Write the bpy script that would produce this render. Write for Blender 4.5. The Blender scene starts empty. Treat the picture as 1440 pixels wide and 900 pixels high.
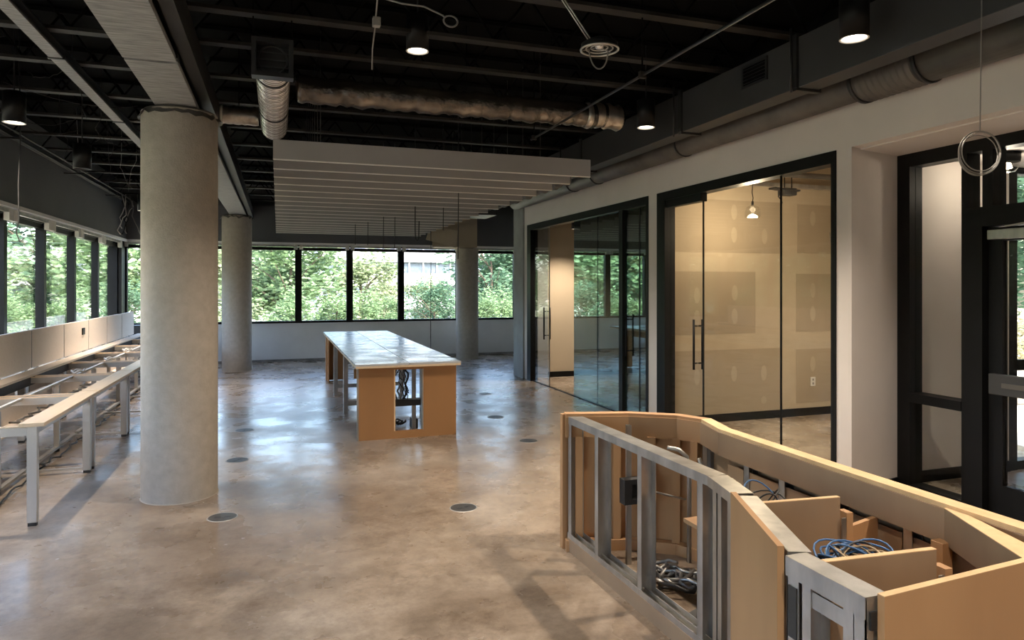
import bpy, math, random
from mathutils import Vector, Matrix
random.seed(7)
S = bpy.context.scene
col = S.collection
pi = math.pi

# ---------------------------------------------------------------- camera, sky, sun, exposure
cd = bpy.data.cameras.new('camera'); cam = bpy.data.objects.new('camera', cd); col.objects.link(cam)
cam.location = (0, 0, 1.72)
cam.rotation_euler = (pi/2, 0, -math.atan(329/960))
cd.sensor_width = 36; cd.lens = 24.0
cd.shift_y = -48/1440
cd.clip_start = 0.05; cd.clip_end = 500
S.camera = cam

W = bpy.data.worlds.new('sky'); S.world = W; W.use_nodes = True
wn = W.node_tree; wn.nodes.clear()
sky = wn.nodes.new('ShaderNodeTexSky'); sky.sky_type = 'NISHITA'; sky.sun_disc = False
sky.sun_elevation = math.radians(48); sky.sun_rotation = math.radians(150); sky.dust_density = 4; sky.air_density = 1.0
bg = wn.nodes.new('ShaderNodeBackground'); bg.inputs['Strength'].default_value = 2.15
wo = wn.nodes.new('ShaderNodeOutputWorld')
wn.links.new(sky.outputs[0], bg.inputs[0]); wn.links.new(bg.outputs[0], wo.inputs[0])

sl = bpy.data.lights.new('sun', 'SUN'); sl.energy = 7.5; sl.angle = math.radians(2); sl.color = (1, .95, .86)
sun = bpy.data.objects.new('sun', sl); col.objects.link(sun)
sun.rotation_euler = Vector((-.35, .75, -.85)).to_track_quat('-Z', 'Y').to_euler()
sun.location = (6, -12, 20)

vs = S.view_settings
S.display_settings.display_device = 'sRGB'
vs.view_transform = 'Standard'; vs.look = 'None'; vs.gamma = 1; vs.exposure = 0.0; vs.use_curve_mapping = False

LAMP_W = 150          # watts of one ceiling can light
WARM = (1.0, .86, .70)

# ---------------------------------------------------------------- materials
def nd(t, typ, **kw):
    n = t.nodes.new(typ)
    for k, v in kw.items(): setattr(n, k, v)
    return n
def ramp(t, fac, stops):
    r = nd(t, 'ShaderNodeValToRGB'); el = r.color_ramp.elements
    while len(el) < len(stops): el.new(.5)
    for e, (p, c) in zip(el, stops): e.position = p; e.color = (*c, 1) if len(c) == 3 else c
    t.links.new(fac, r.inputs[0]); return r.outputs[0]
def noise(t, scale, detail=4, rough=.55, stretch=None, coord='Object', dist=0):
    tc = nd(t, 'ShaderNodeTexCoord'); mp = nd(t, 'ShaderNodeMapping')
    if stretch: mp.inputs['Scale'].default_value = stretch
    t.links.new(tc.outputs[coord], mp.inputs[0])
    n = nd(t, 'ShaderNodeTexNoise'); n.inputs['Scale'].default_value = scale
    n.inputs['Detail'].default_value = detail; n.inputs['Roughness'].default_value = rough
    n.inputs['Distortion'].default_value = dist
    t.links.new(mp.outputs[0], n.inputs[0]); return n.outputs[0]
def mat(name, c1, c2=None, rough=.6, metal=0, scale=3, stretch=None, bump=0, bscale=40, spec=.5, lo=.35, hi=.65, rough2=None, detail=4):
    m = bpy.data.materials.new(name); m.use_nodes = True; t = m.node_tree
    b = t.nodes['Principled BSDF']
    b.inputs['Metallic'].default_value = metal; b.inputs['Roughness'].default_value = rough
    b.inputs['Specular IOR Level'].default_value = spec
    if c2 is None: c2 = tuple(x*.86 for x in c1)
    nz = noise(t, scale, detail, stretch=stretch)
    t.links.new(ramp(t, nz, [(lo, c1), (hi, c2)]), b.inputs['Base Color'])
    if rough2 is not None:
        r = ramp(t, noise(t, scale*1.7, 5), [(.35, (rough,)*3), (.65, (rough2,)*3)])
        t.links.new(r, b.inputs['Roughness'])
    if bump:
        bn = nd(t, 'ShaderNodeBump'); bn.inputs['Strength'].default_value = bump; bn.inputs['Distance'].default_value = .01
        t.links.new(noise(t, bscale, 5, stretch=stretch), bn.inputs['Height']); t.links.new(bn.outputs[0], b.inputs['Normal'])
    return m
def glass(name, tint=(.9, .95, .93), ior=1.5, gtint=(1, 1, 1), rough=0.0):
    m = bpy.data.materials.new(name); m.use_nodes = True; t = m.node_tree; t.nodes.clear()
    o = nd(t, 'ShaderNodeOutputMaterial'); mx = nd(t, 'ShaderNodeMixShader')
    lw = nd(t, 'ShaderNodeLayerWeight'); lw.inputs[0].default_value = .5
    pw = nd(t, 'ShaderNodeMath', operation='POWER'); pw.inputs[1].default_value = 5.0
    f0 = ((ior-1)/(ior+1))**2
    fr = nd(t, 'ShaderNodeMath', operation='MULTIPLY_ADD'); fr.inputs[1].default_value = 1-f0; fr.inputs[2].default_value = f0
    t.links.new(lw.outputs['Facing'], pw.inputs[0]); t.links.new(pw.outputs[0], fr.inputs[0])
    tr = nd(t, 'ShaderNodeBsdfTransparent'); tr.inputs[0].default_value = (*tint, 1)
    gl = nd(t, 'ShaderNodeBsdfGlossy'); gl.inputs['Roughness'].default_value = rough; gl.inputs[0].default_value = (*gtint, 1)
    t.links.new(fr.outputs[0], mx.inputs[0]); t.links.new(tr.outputs[0], mx.inputs[1]); t.links.new(gl.outputs[0], mx.inputs[2])
    t.links.new(mx.outputs[0], o.inputs[0]); return m
def emit(name, c, s):
    m = bpy.data.materials.new(name); m.use_nodes = True; t = m.node_tree; t.nodes.clear()
    o = nd(t, 'ShaderNodeOutputMaterial'); e = nd(t, 'ShaderNodeEmission')
    e.inputs[0].default_value = (*c, 1); e.inputs[1].default_value = s
    t.links.new(e.outputs[0], o.inputs[0]); return m
def leafmat(name, cols):
    m = bpy.data.materials.new(name); m.use_nodes = True; t = m.node_tree; t.nodes.clear()
    o = nd(t, 'ShaderNodeOutputMaterial'); mx = nd(t, 'ShaderNodeMixShader'); mx.inputs[0].default_value = .4
    d = nd(t, 'ShaderNodeBsdfDiffuse'); tl = nd(t, 'ShaderNodeBsdfTranslucent')
    c = ramp(t, noise(t, 1.6, 3), [(.3 + .4*i/(len(cols)-1), k) for i, k in enumerate(cols)])
    t.links.new(c, d.inputs[0]); t.links.new(c, tl.inputs[0])
    t.links.new(d.outputs[0], mx.inputs[1]); t.links.new(tl.outputs[0], mx.inputs[2]); t.links.new(mx.outputs[0], o.inputs[0]); return m
def floormat():
    m = bpy.data.materials.new('polished_concrete'); m.use_nodes = True; t = m.node_tree; b = t.nodes['Principled BSDF']
    big = ramp(t, noise(t, .55, 6, .62, dist=.6), [(.40, (.27, .205, .15)), (.5, (.37, .295, .225)), (.60, (.45, .375, .30))])
    fine = ramp(t, noise(t, 16, 10, .8), [(.36, (.66, .64, .62)), (.5, (.90, .89, .88)), (.64, (1.08, 1.08, 1.08))])
    mid = ramp(t, noise(t, 3.0, 9, .72), [(.38, (.70, .68, .66)), (.5, (.93, .92, .91)), (.62, (1.06, 1.06, 1.06))])
    blot = ramp(t, noise(t, .9, 7, .66, dist=.4), [(.46, (1, 1, 1)), (.54, (.84, .82, .79)), (.63, (.62, .59, .56))])
    def mul(a, c):
        x = nd(t, 'ShaderNodeMix', data_type='RGBA', blend_type='MULTIPLY'); x.inputs[0].default_value = .8
        t.links.new(a, x.inputs[6]); t.links.new(c, x.inputs[7]); return x.outputs[2]
    t.links.new(mul(mul(mul(big, fine), mid), blot), b.inputs['Base Color'])
    t.links.new(ramp(t, noise(t, 2.2, 4, .55), [(.38, (.22,)*3), (.62, (.36,)*3)]), b.inputs['Roughness'])
    b.inputs['Specular IOR Level'].default_value = .62
    bn = nd(t, 'ShaderNodeBump'); bn.inputs['Strength'].default_value = .05; bn.inputs['Distance'].default_value = .02
    t.links.new(noise(t, 6, 3, .5), bn.inputs['Height']); t.links.new(bn.outputs[0], b.inputs['Normal'])
    return m

M = dict(
 floor=floormat(),
 white=mat('painted_drywall', (.69, .63, .59), (.645, .59, .55), .75, bump=.03, bscale=60, scale=1.5),
 sill=mat('painted_sill_wall', (.80, .79, .77), (.74, .73, .71), .7, scale=2),
 beige=mat('bare_beige_drywall', (.58, .47, .33), (.54, .435, .30), .8, scale=1.2),
 gypsum=mat('raw_gypsum', (.385, .31, .22), (.355, .285, .20), .85, scale=2),
 mud=mat('joint_compound', (.50, .41, .295), (.47, .385, .275), .85, scale=6),
 patch=mat('filler_spot', (.45, .37, .265), (.43, .355, .255), .85, scale=6),
 black=mat('black_deck', (.0055, .0055, .006), (.007, .007, .007), .9, spec=.04),
 joist=mat('black_painted_joist', (.036, .033, .030), (.013, .012, .011), .55, scale=2.5, spec=.25),
 soffit=mat('dark_grey_bulkhead', (.105, .106, .112), (.09, .091, .096), .6, scale=1.5),
 steel=mat('sprayed_steel_beam', (.30, .29, .29), (.15, .15, .15), .55, scale=6, stretch=(1, 8, 1), bump=.35, bscale=12),
 darksteel=mat('black_steel', (.022, .022, .023), (.014, .014, .015), .45),
 frame=mat('black_aluminium', (.008, .008, .0085), (.006, .006, .006), .45, spec=.2),
 concrete=mat('cast_concrete_column', (.47, .42, .355), (.385, .34, .285), .8, scale=14, bump=.35, bscale=70, lo=.3, hi=.75, detail=8),
 pier=mat('grey_concrete_pier', (.36, .36, .35), (.29, .29, .28), .8, scale=3, bump=.1),
 baffle=mat('grey_felt_baffle', (.30, .28, .275), (.27, .255, .25), .6, scale=2),
 duct=mat('dark_painted_duct', (.044, .044, .046), (.034, .034, .036), .5, scale=2, bump=.05, bscale=8),
 pipe=mat('grey_duct', (.13, .118, .105), (.075, .070, .064), .5, scale=3, bump=.12, bscale=10),
 foil=mat('foil_wrap', (.62, .56, .48), (.34, .29, .24), .30, metal=.9, scale=9, bump=.7, bscale=14),
 silver=mat('corrugated_aluminium', (.96, .96, .97), (.88, .88, .9), .3, metal=1, scale=6),
 galv=mat('galvanised_steel', (.54, .52, .49), (.37, .36, .345), .36, metal=.85, scale=9, stretch=(1, 1, .4)),
 deskmetal=mat('brushed_desk_steel', (.56, .53, .49), (.47, .45, .41), .38, metal=.55, scale=5, stretch=(1, 1, .2)),
 maple=mat('pale_laminate', (.76, .57, .37), (.70, .52, .33), .42, scale=3, stretch=(8, 1, 1)),
 panel=mat('cream_screen_fabric', (.88, .77, .67), (.83, .72, .62), .85, scale=40, bump=.1, bscale=300),
 mdf=mat('raw_mdf', (.45, .255, .12), (.385, .21, .097), .62, scale=2.2, stretch=(1, 1, .35), bump=.02, bscale=90),
 mdfdark=mat('weathered_mdf', (.34, .225, .135), (.26, .17, .105), .55, scale=2.5, stretch=(1, 1, .5)),
 mdfedge=mat('cut_wood_edge', (.72, .49, .27), (.60, .40, .21), .6, scale=12),
 islandmdf=mat('orange_mdf', (.36, .17, .058), (.31, .145, .05), .55, scale=1.6, stretch=(1, 1, .3)),
 top=mat('white_laminate_top', (.56, .555, .55), (.49, .485, .485), .20, scale=2, rough2=.34, spec=.35),
 plastic=mat('dark_plastic', (.03, .03, .03), (.02, .02, .02), .5),
 cream=mat('off_white_plastic', (.72, .69, .63), None, .45),
 wire=mat('grey_wire', (.30, .28, .26), (.16, .15, .14), .5),
 wblack=mat('black_wire', (.02, .02, .02), None, .5),
 blue=mat('blue_cable', (.055, .16, .36), (.05, .12, .28), .4),
 tan=mat('tan_cable', (.50, .38, .24), None, .5),
 brass=mat('outlet_cover', (.10, .095, .088), (.06, .057, .053), .5, metal=.4, scale=20),
 ring=mat('outlet_ring', (.45, .43, .40), None, .5, metal=.5),
 glass=glass('window_glass', (.965, .975, .97), 1.4),
 pglass=glass('partition_glass', (.93, .94, .92), 1.22),
 rglass=glass('reflective_partition_glass', (.55, .59, .58), 3.4, (.78, 1, .97)),
 jar=glass('clear_lamp_glass', (.93, .93, .92), 1.4),
 bulb=emit('lit_bulb', (1, .82, .58), 26),
 lens=emit('lit_lamp_lens', (1, .93, .82), 14),
 insul=mat('tan_insulation', (.58, .44, .25), (.30, .22, .12), .9, scale=2.5, bump=.9, bscale=5),
 grass=mat('grass_ground', (.24, .25, .17), (.34, .32, .24), .9, scale=.8, bump=.4),
 pave=mat('outdoor_paving', (.52, .51, .49), (.45, .44, .42), .8, scale=.8),
 rock=mat('pale_rock', (.50, .46, .40), (.30, .27, .23), .9, scale=2, bump=.8, bscale=6),
 bark=mat('tree_bark', (.13, .10, .075), (.07, .055, .04), .9, scale=8, bump=.6, bscale=20),
 bwhite=mat('far_building_white', (.36, .37, .39), (.32, .33, .35), .7),
 bglass=mat('far_building_glass', (.10, .13, .16), (.07, .09, .11), .3),
 leafa=leafmat('leaf_fresh_green', [(0.108, 0.177, 0.077), (0.173, 0.262, 0.134), (0.249, 0.341, 0.212)]),
 leafb=leafmat('leaf_yellow_green', [(0.162, 0.217, 0.113), (0.260, 0.315, 0.183), (0.314, 0.341, 0.225)]),
 leafc=leafmat('leaf_deep_green', [(0.071, 0.131, 0.077), (0.108, 0.190, 0.120), (0.173, 0.275, 0.176)]),
 leafd=leafmat('leaf_dry_pale', [(.30, .27, .18), (.48, .44, .32), (.24, .30, .12)]),
)

# ---------------------------------------------------------------- mesh helpers
class MB:
    def __init__(s): s.v = []; s.f = []; s.sm = []
    def add(s, vs, fs, smooth=False):
        o = len(s.v); s.v += [Vector(p) for p in vs]
        for f in fs: s.f.append([i+o for i in f]); s.sm.append(smooth)
        return s
    def box(s, x0, x1, y0, y1, z0, z1):
        v = [(x, y, z) for z in (z0, z1) for y in (y0, y1) for x in (x0, x1)]
        return s.add(v, [(0, 2, 3, 1), (4, 5, 7, 6), (0, 1, 5, 4), (2, 6, 7, 3), (0, 4, 6, 2), (1, 3, 7, 5)])
    def bar(s, p, q, w, h, up=(0, 0, 1)):          # oriented box: w sideways, h along up, centred on the line p-q
        p, q, up = Vector(p), Vector(q), Vector(up); d = (q-p).normalized()
        a = d.cross(up)
        a = a.normalized() if a.length > 1e-5 else Vector((1, 0, 0))
        b = a.cross(d).normalized()
        v = [c + a*i*w/2 + b*j*h/2 for c in (p, q) for j in (-1, 1) for i in (-1, 1)]
        return s.add(v, [(0, 1, 3, 2), (4, 6, 7, 5), (0, 4, 5, 1), (2, 3, 7, 6), (0, 2, 6, 4), (1, 5, 7, 3)])
    def slab(s, p, q, t, z0, z1, side=0):          # upright board from p to q in plan; side shifts it by half its thickness
        p, q = Vector((*p, 0)), Vector((*q, 0)); d = (q-p).normalized(); n = Vector((-d.y, d.x, 0))
        o = n*side*t/2
        return s.bar(p+o+Vector((0, 0, (z0+z1)/2)), q+o+Vector((0, 0, (z0+z1)/2)), t, z1-z0)
    def tube(s, pts, r, n=8, cap=True):
        pts = [Vector(p) for p in pts]; rs = r if isinstance(r, (list, tuple)) else [r]*len(pts)
        vs = []; fs = []; a = None
        for i, p in enumerate(pts):
            d = (pts[min(i+1, len(pts)-1)] - pts[max(i-1, 0)]).normalized()
            if a is None:
                a = d.orthogonal().normalized()
            else:
                a = (a - d*a.dot(d)); a = a.normalized() if a.length > 1e-6 else d.orthogonal().normalized()
            b = d.cross(a)
            vs += [p + (a*math.cos(2*pi*k/n) + b*math.sin(2*pi*k/n))*rs[i] for k in range(n)]
        for i in range(len(pts)-1):
            for k in range(n):
                k2 = (k+1) % n; fs.append((i*n+k, i*n+k2, (i+1)*n+k2, (i+1)*n+k))
        o = len(s.v); s.add(vs, fs, True)
        if cap:
            s.f.append([o+k for k in range(n)][::-1]); s.sm.append(False)
            e = o+(len(pts)-1)*n; s.f.append([e+k for k in range(n)]); s.sm.append(False)
        return s
    def cyl(s, p, q, r, n=20, r2=None): return s.tube([p, q], [r, r if r2 is None else r2], n)
    def lathe(s, c, prof, n=32):                     # prof: (radius, z) list round the vertical axis through c
        c = Vector(c); vs = [c + Vector((r*math.cos(2*pi*k/n), r*math.sin(2*pi*k/n), z)) for r, z in prof for k in range(n)]
        fs = [(i*n+k, i*n+(k+1) % n, (i+1)*n+(k+1) % n, (i+1)*n+k) for i in range(len(prof)-1) for k in range(n)]
        return s.add(vs, fs, True)
    def prism(s, poly, z0, z1):
        n = len(poly); v = [(x, y, z0) for x, y in poly] + [(x, y, z1) for x, y in poly]
        return s.add(v, [tuple(range(n))[::-1], tuple(range(n, 2*n))] + [(i, (i+1) % n, (i+1) % n+n, i+n) for i in range(n)])
    def build(s, name, m, parent=None, bevel=0):
        if parent is None:
            xs = [p.x for p in s.v]; ys = [p.y for p in s.v]; zs = [p.z for p in s.v]
            loc = Vector(((min(xs)+max(xs))/2, (min(ys)+max(ys))/2, min(zs)))
        else:
            r = parent
            loc = Vector(r.location)
            while r.parent: r = r.parent; loc = loc + Vector(r.location)
        me = bpy.data.meshes.new(name); me.from_pydata([p-loc for p in s.v], [], s.f)
        me.polygons.foreach_set('use_smooth', s.sm)
        me.materials.append(M[m] if isinstance(m, str) else m); me.update()
        import bmesh
        bm = bmesh.new(); bm.from_mesh(me); bmesh.ops.recalc_face_normals(bm, faces=bm.faces); bm.to_mesh(me); bm.free()
        o = bpy.data.objects.new(name, me); col.objects.link(o)
        if parent is None: o.location = loc
        else: o.parent = parent
        if bevel:
            b = o.modifiers.new('bevel', 'BEVEL'); b.width = bevel; b.segments = 2; b.limit_method = 'ANGLE'
        return o
def tag(o, label=None, cat=None, group=None, kind=None):
    if label: o['label'] = label
    if cat: o['category'] = cat
    if group: o['group'] = group
    if kind: o['kind'] = kind
    return o
def thing(name, loc, label=None, cat=None, group=None, kind=None):
    o = bpy.data.objects.new(name, None); o.empty_display_size = .1; col.objects.link(o); o.location = loc
    return tag(o, label, cat, group, kind)
def copy_tree(o, parent=None):
    c = o.copy(); col.objects.link(c)
    if parent is not None:
        c.parent = parent
    for ch in list(o.children): copy_tree(ch, c)
    return c
def struct(name, mb, m, label, parent=None, bevel=0):
    return tag(mb.build(name, m, parent, bevel), label, kind='structure')
def spot(name, loc, watts, parent=None, size=118, rad=.05, colr=WARM, blend=.85):
    l = bpy.data.lights.new(name, 'SPOT'); l.energy = watts; l.spot_size = math.radians(size); l.spot_blend = blend
    l.shadow_soft_size = rad; l.color = colr
    o = bpy.data.objects.new(name, l); col.objects.link(o); o.location = loc
    if parent: o.parent = parent
    return o
def sag(p, q, d, n=12, jit=0, rnd=random):
    p, q = Vector(p), Vector(q); out = []
    for i in range(n+1):
        t = i/n; v = p.lerp(q, t); v.z -= d*4*t*(1-t)
        if jit and 0 < i < n: v += Vector((rnd.uniform(-jit, jit), rnd.uniform(-jit, jit), rnd.uniform(-jit, jit)))
        out.append(v)
    return out

# ================================================================ ROOM SHELL
FARY, LX, RX, HC = 16.4, -3.2, 4.33, 4.0       # far wall, left glazing, right wall, ceiling deck
struct('floor', MB().prism([(-3.5, -3.6), (9.0, -3.6), (9.0, 4.63), (7.35, 4.63), (8.45, 7.4), (8.45, 16.7), (-3.5, 16.7)], -.15, 0), 'floor', 'stained polished concrete floor')
struct('ceiling', MB().box(-3.5, 8.6, -3.6, 16.7, HC, HC+.15), 'black', 'black open ceiling deck')
struct('wall_back', MB().box(-3.5, 9, -3.6, -3.5, 0, HC), 'white', 'painted wall behind the room')
# far wall: sill wall below the windows and black band above
struct('wall_far', MB().box(-3.4, 6.3, FARY, FARY+.2, 0, .84), 'sill', 'pale sill wall below the far windows')
struct('trim_1', MB().box(-3.4, 6.3, FARY-.035, FARY+.02, .84, .875), 'sill', 'pale window sill ledge along the far wall')
struct('baseboard_far', MB().box(-3.2, 6.2, FARY-.015, FARY, 0, .05), 'wire', 'thin grey base strip under the far windows')
struct('wall_far_header', MB().box(-3.4, 6.3, FARY+.02, FARY+.2, 2.62, HC), 'soffit', 'dark wall above the far windows')
struct('wall_left', MB().box(-3.4, LX-.02, -3.5, 16.4, 0, .72), 'sill', 'low wall below the left windows')
struct('wall_left_header', MB().box(-3.4, LX-.02, -3.5, 16.4, 2.62, HC), 'soffit', 'dark wall above the left windows')
# dark bulkheads
struct('trim_2', MB().box(-3.2, -3.02, -3.5, 16.25, 2.70, 3.5), 'soffit', 'dark grey bulkhead above the left windows')
struct('trim_3', MB().box(-3.02, 6.2, 16.22, 16.42, 2.70, 3.5), 'soffit', 'dark grey bulkhead above the far windows')
struct('trim_4', MB().box(-3.2, -3.0, -3.5, 16.3, 2.655, 2.70), 'sill', 'pale underside strip of the left bulkhead')
struct('trim_5', MB().box(-3.0, 6.2, 16.2, 16.42, 2.655, 2.70), 'sill', 'pale underside strip of the far bulkhead')

def window(n, a, b, axis, z0, z1, label):
    root = thing('window_%d' % n, (a[0], a[1], z0), label, kind='structure')
    fw, dp = (.072, .12) if axis == 'X' else (.05, .11)
    f = MB()
    (x0, y0), (x1, y1) = a, b
    if axis == 'X':
        Y0, Y1 = y0-dp*.6, y0+dp*.4
        for X in ((x0, x0+fw), (x1-fw, x1)): f.box(X[0], X[1], Y0, Y1, z0, z1)
        f.box(x0+fw, x1-fw, Y0+.03, Y1, z0, z0+.05); f.box(x0+fw, x1-fw, Y0+.03, Y1, z1-.07, z1)
        f.build('frame', 'frame', root)
        MB().box(x0+fw, x1-fw, y0, y0+.012, z0+.05, z1-.07).build('pane', 'glass', root)
        MB().box(x0+.03, x1-.03, y0-.16, y0-.10, z1+.005, z1+.045).build('shade_rail', 'galv', root)
        for X in (x0+.02, x1-.10): MB().box(X, X+.08, y0-.175, y0-.096, z1-.05, z1+.05).build('shade_bracket', 'cream', root)
    else:
        X0, X1 = x0-dp*.4, x0+dp*.6
        for Y in ((y0, y0+fw), (y1-fw, y1)): f.box(X0, X1, Y[0], Y[1], z0, z1)
        f.box(X0, X1-.03, y0+fw, y1-fw, z0, z0+.05); f.box(X0, X1-.03, y0+fw, y1-fw, z1-.07, z1)
        f.build('frame', 'frame', root)
        MB().box(x0-.012, x0, y0+fw, y1-fw, z0+.05, z1-.07).build('pane', 'glass', root)
        MB().box(x0+.10, x0+.15, y0+.03, y1-.03, z1+.005, z1+.045).build('shade_rail', 'galv', root)
        for Y in (y0+.02, y1-.16): MB().box(x0+.096, x0+.155, Y, Y+.14, z1-.09, z1+.05).build('shade_bracket', 'cream', root)
    return root
wn_ = 1
fx = [-3.10, -1.90, -.73, .44, 1.585, 2.79, 4.22, 5.72]
for i in range(7):
    window(wn_, (fx[i], FARY), (fx[i+1], FARY), 'X', .87, 2.60, 'black framed fixed window in the far wall'); wn_ += 1
ly = [-2.98, -1.44, .10, 1.64, 3.18, 4.72, 6.26, 7.80, 9.85, 11.35, 12.87, 14.40, 15.98]
for i in range(12):
    window(wn_, (LX, ly[i]), (LX, ly[i+1]), 'Y', .74, 2.60, 'black framed fixed window in the left wall'); wn_ += 1
struct('trim_6', MB().box(-3.32, -3.06, 15.98, 16.48, .72, 2.66), 'frame', 'black corner post between left and far windows')
struct('trim_7', MB().box(5.72, 6.2, FARY-.1, FARY+.1, .84, 2.70), 'frame', 'black end post beside the far windows')

# right wall with two glazed openings, header above, niche at the entry
TZ = 2.83
wr = MB()
wr.box(RX, RX+.12, -3.5, 11.92, TZ, 3.38)
struct('wall_right_header', MB().box(RX, RX+.12, -3.5, 11.92, 3.38, HC), 'black', 'black painted wall above the ducts')
wr.box(RX, RX+.12, 4.31, 4.43, 0, TZ); wr.box(RX, RX+.12, 7.22, 7.43, 0, TZ); wr.box(RX, RX+.12, 11.76, 11.92, 0, TZ)
struct('wall_right', wr, 'white', 'off white painted wall with two glazed openings')
struct('wall_right_pier', MB().box(4.30, 4.80, 11.92, 12.45, 0, 3.9), 'pier', 'grey concrete pier at the end of the glazed wall')
struct('wall_right_rear', MB().box(6.2, 6.3, 12.10, 16.6, 0, HC), 'white', 'painted side wall beyond the pier')
struct('wall_entry_return', MB().prism([(4.33, 4.275), (4.97, 4.42), (4.97, 4.50), (4.46, 4.50), (4.46, 4.31), (4.33, 4.31)], 0, TZ), 'white', 'painted return wall beside the entry glazing')
struct('baseboard_entry', MB().prism([(4.34, 4.27), (4.97, 4.408), (4.97, 4.425), (4.34, 4.285)], 0, .10), 'frame', 'black rubber base on the entry return wall')
struct('trim_8', MB().box(RX+.12, 5.10, -3.5, 4.45, TZ-.01, TZ+.10), 'white', 'painted soffit over the recessed entry')
struct('wall_entry_near', MB().box(4.97, 5.09, -3.5, 1.75, 0, TZ), 'white', 'painted wall beside the entry doors')

# meeting rooms behind the glass
struct('wall_divider', MB().box(RX+.12, 8.45, 7.32, 7.42, 0, 3.6), 'mud', 'taped drywall wall between the two glass rooms')
struct('wall_room_far', MB().box(RX+.12, 8.45, 11.95, 12.07, 0, 3.6), 'beige', 'beige end wall of the far glass room')
struct('wall_room_side', MB().box(8.33, 8.45, 7.42, 11.95, 0, 3.6), 'beige', 'beige side wall of the far glass room')
struct('wall_room_entry', MB().prism([(4.97, 4.56), (6.42, 4.56), (7.50, 7.32), (7.62, 7.32), (6.50, 4.56), (6.50, 4.55), (4.97, 4.55)][:5] + [(6.42, 4.50), (4.97, 4.50)], 0, 3.6), 'white', 'painted wall between the glass room and the lobby')
struct('ceiling_room', MB().box(RX+.12, 8.45, 7.42, 11.95, 3.30, 3.36), 'black', 'dark ceiling of the far glass room')
struct('baseboard_divider', MB().box(RX+.12, 7.5, 7.30, 7.32, 0, .10), 'frame', 'dark rubber base along the taped wall')
struct('baseboard_room_far', MB().box(RX+.12, 8.33, 11.93, 11.95, 0, .10), 'frame', 'dark rubber base along the beige end wall')
# raw gypsum boards, compound and insulation on the taped wall
wd = bpy.data.objects['wall_divider']
for (x0, x1, z0, z1) in ((4.46, 5.83, 1.11, 1.90), (6.48, 7.45, 1.11, 1.88), (4.46, 6.25, .10, .91), (6.48, 7.45, .17, .88), (4.46, 6.25, 2.14, 2.81), (6.50, 7.45, 2.15, 2.80)):
    MB().box(x0, x1, 7.317, 7.321, z0, z1).build('gypsum_board', 'gypsum', wd)
for i, (x, z) in enumerate(((5.5, .60), (5.96, .59), (6.75, 1.66), (6.75, 1.35), (5.51, 1.63), (5.51, 1.33), (6.75, .68), (5.5, 2.66), (5.5, 2.37), (5.97, 2.36), (6.75, 2.62), (4.95, .58), (4.95, 1.6), (4.95, 1.32), (5.96, .24))):
    h = .10 if i != 14 else .05
    e = [(x+.045*math.cos(2*pi*k/16), z+h*math.sin(2*pi*k/16)) for k in range(16)]
    b = MB(); b.add([(p[0], 7.3155, p[1]) for p in e] + [(p[0], 7.318, p[1]) for p in e], [tuple(range(16))] + [(k, (k+1) % 16, (k+1) % 16+16, k+16) for k in range(16)])
    b.build('screw_patch', 'patch', wd)
struct('ceiling_room_near', MB().box(RX+.12, 8.45, 4.50, 7.32, 3.34, 3.40), 'insul', 'exposed tan insulation over the near glass room')

# glazed openings ------------------------------------------------------------
def opening(n, y0, y1, label):
    r = thing('window_%d' % n, (RX, y0, 0), label, kind='structure')
    f = MB(); jw = .10
    f.box(RX-.012, RX+.13, y1-jw-.08, y1, 0, TZ); f.box(RX-.012, RX+.13, y0, y0+.05, 0, TZ); f.box(RX-.012, RX+.13, y0+.05, y1-jw-.08, TZ-.10, TZ)
    f.build('frame', 'frame', r)
    MB().box(RX+.02, RX+.06, y0+.05, y1-jw-.08, 0, .012).build('floor_channel', 'frame', r)
    return r
def pane(r, y0, y1, m='pglass', x=RX+.035, z0=.012, z1=TZ-.10, name='pane'):
    g = MB().box(x, x+.012, y0+.003, y1-.003, z0, z1).build(name, m, r)
    MB().box(x-.002, x+.014, y0-.006, y0+.006, z0, z1).build('edge_strip', 'frame', g)
    return g
def pull(r, y, zlo=.80, zhi=1.35, x=RX+.041, off=.055):
    for s in (-1, 1):
        h = MB()
        h.cyl((x+s*off, y, zlo), (x+s*off, y, zhi), .013, 12)
        for z in (zlo+.07, zhi-.07): h.cyl((x+s*.007, y, z), (x+s*off, y, z), .008, 10)
        h.build('pull_handle', 'frame', r)
o1 = opening(wn_, 7.43, 11.75, 'black framed glass wall of the far room with its door ajar'); wn_ += 1
lf = thing('glass_door', (RX, 11.5, .0), 'clear frameless glass door leaf with black pull beside the concrete pier', 'door')
g = MB().box(RX+.035, RX+.047, 10.79, 11.55, .014, TZ-.11).build('leaf', 'pglass', lf)
MB().box(RX+.033, RX+.049, 10.785, 10.797, .014, TZ-.11).build('edge_strip', 'galv', g)
pull(lf, 10.90)
for a, b in ((8.93, 9.76), (8.21, 8.93)): pane(o1, a, b, 'rglass')
MB().box(RX+.0, RX+.09, 8.11, 8.21, 0, TZ-.10).build('post', 'frame', o1)
lf = thing('glass_door', (RX, 7.8, 0), 'dark reflective glass door leaf with black pull beside the black post', 'door')
g = MB().box(RX+.035, RX+.047, 7.48, 8.10, .014, TZ-.11).build('leaf', 'rglass', lf)
MB().box(RX+.032, RX+.05, 7.70, 7.725, .014, TZ-.11).build('edge_strip', 'frame', g)
pull(lf, 7.98)
o2 = opening(wn_, 4.43, 7.22, 'black framed glass wall of the near room'); wn_ += 1
lf = thing('glass_door', (RX, 6.6, 0), 'clear frameless glass door leaf with black pull in front of the taped wall', 'door')
g = MB().box(RX+.035, RX+.047, 6.34, 7.03, .014, TZ-.19).build('leaf', 'pglass', lf)
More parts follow.
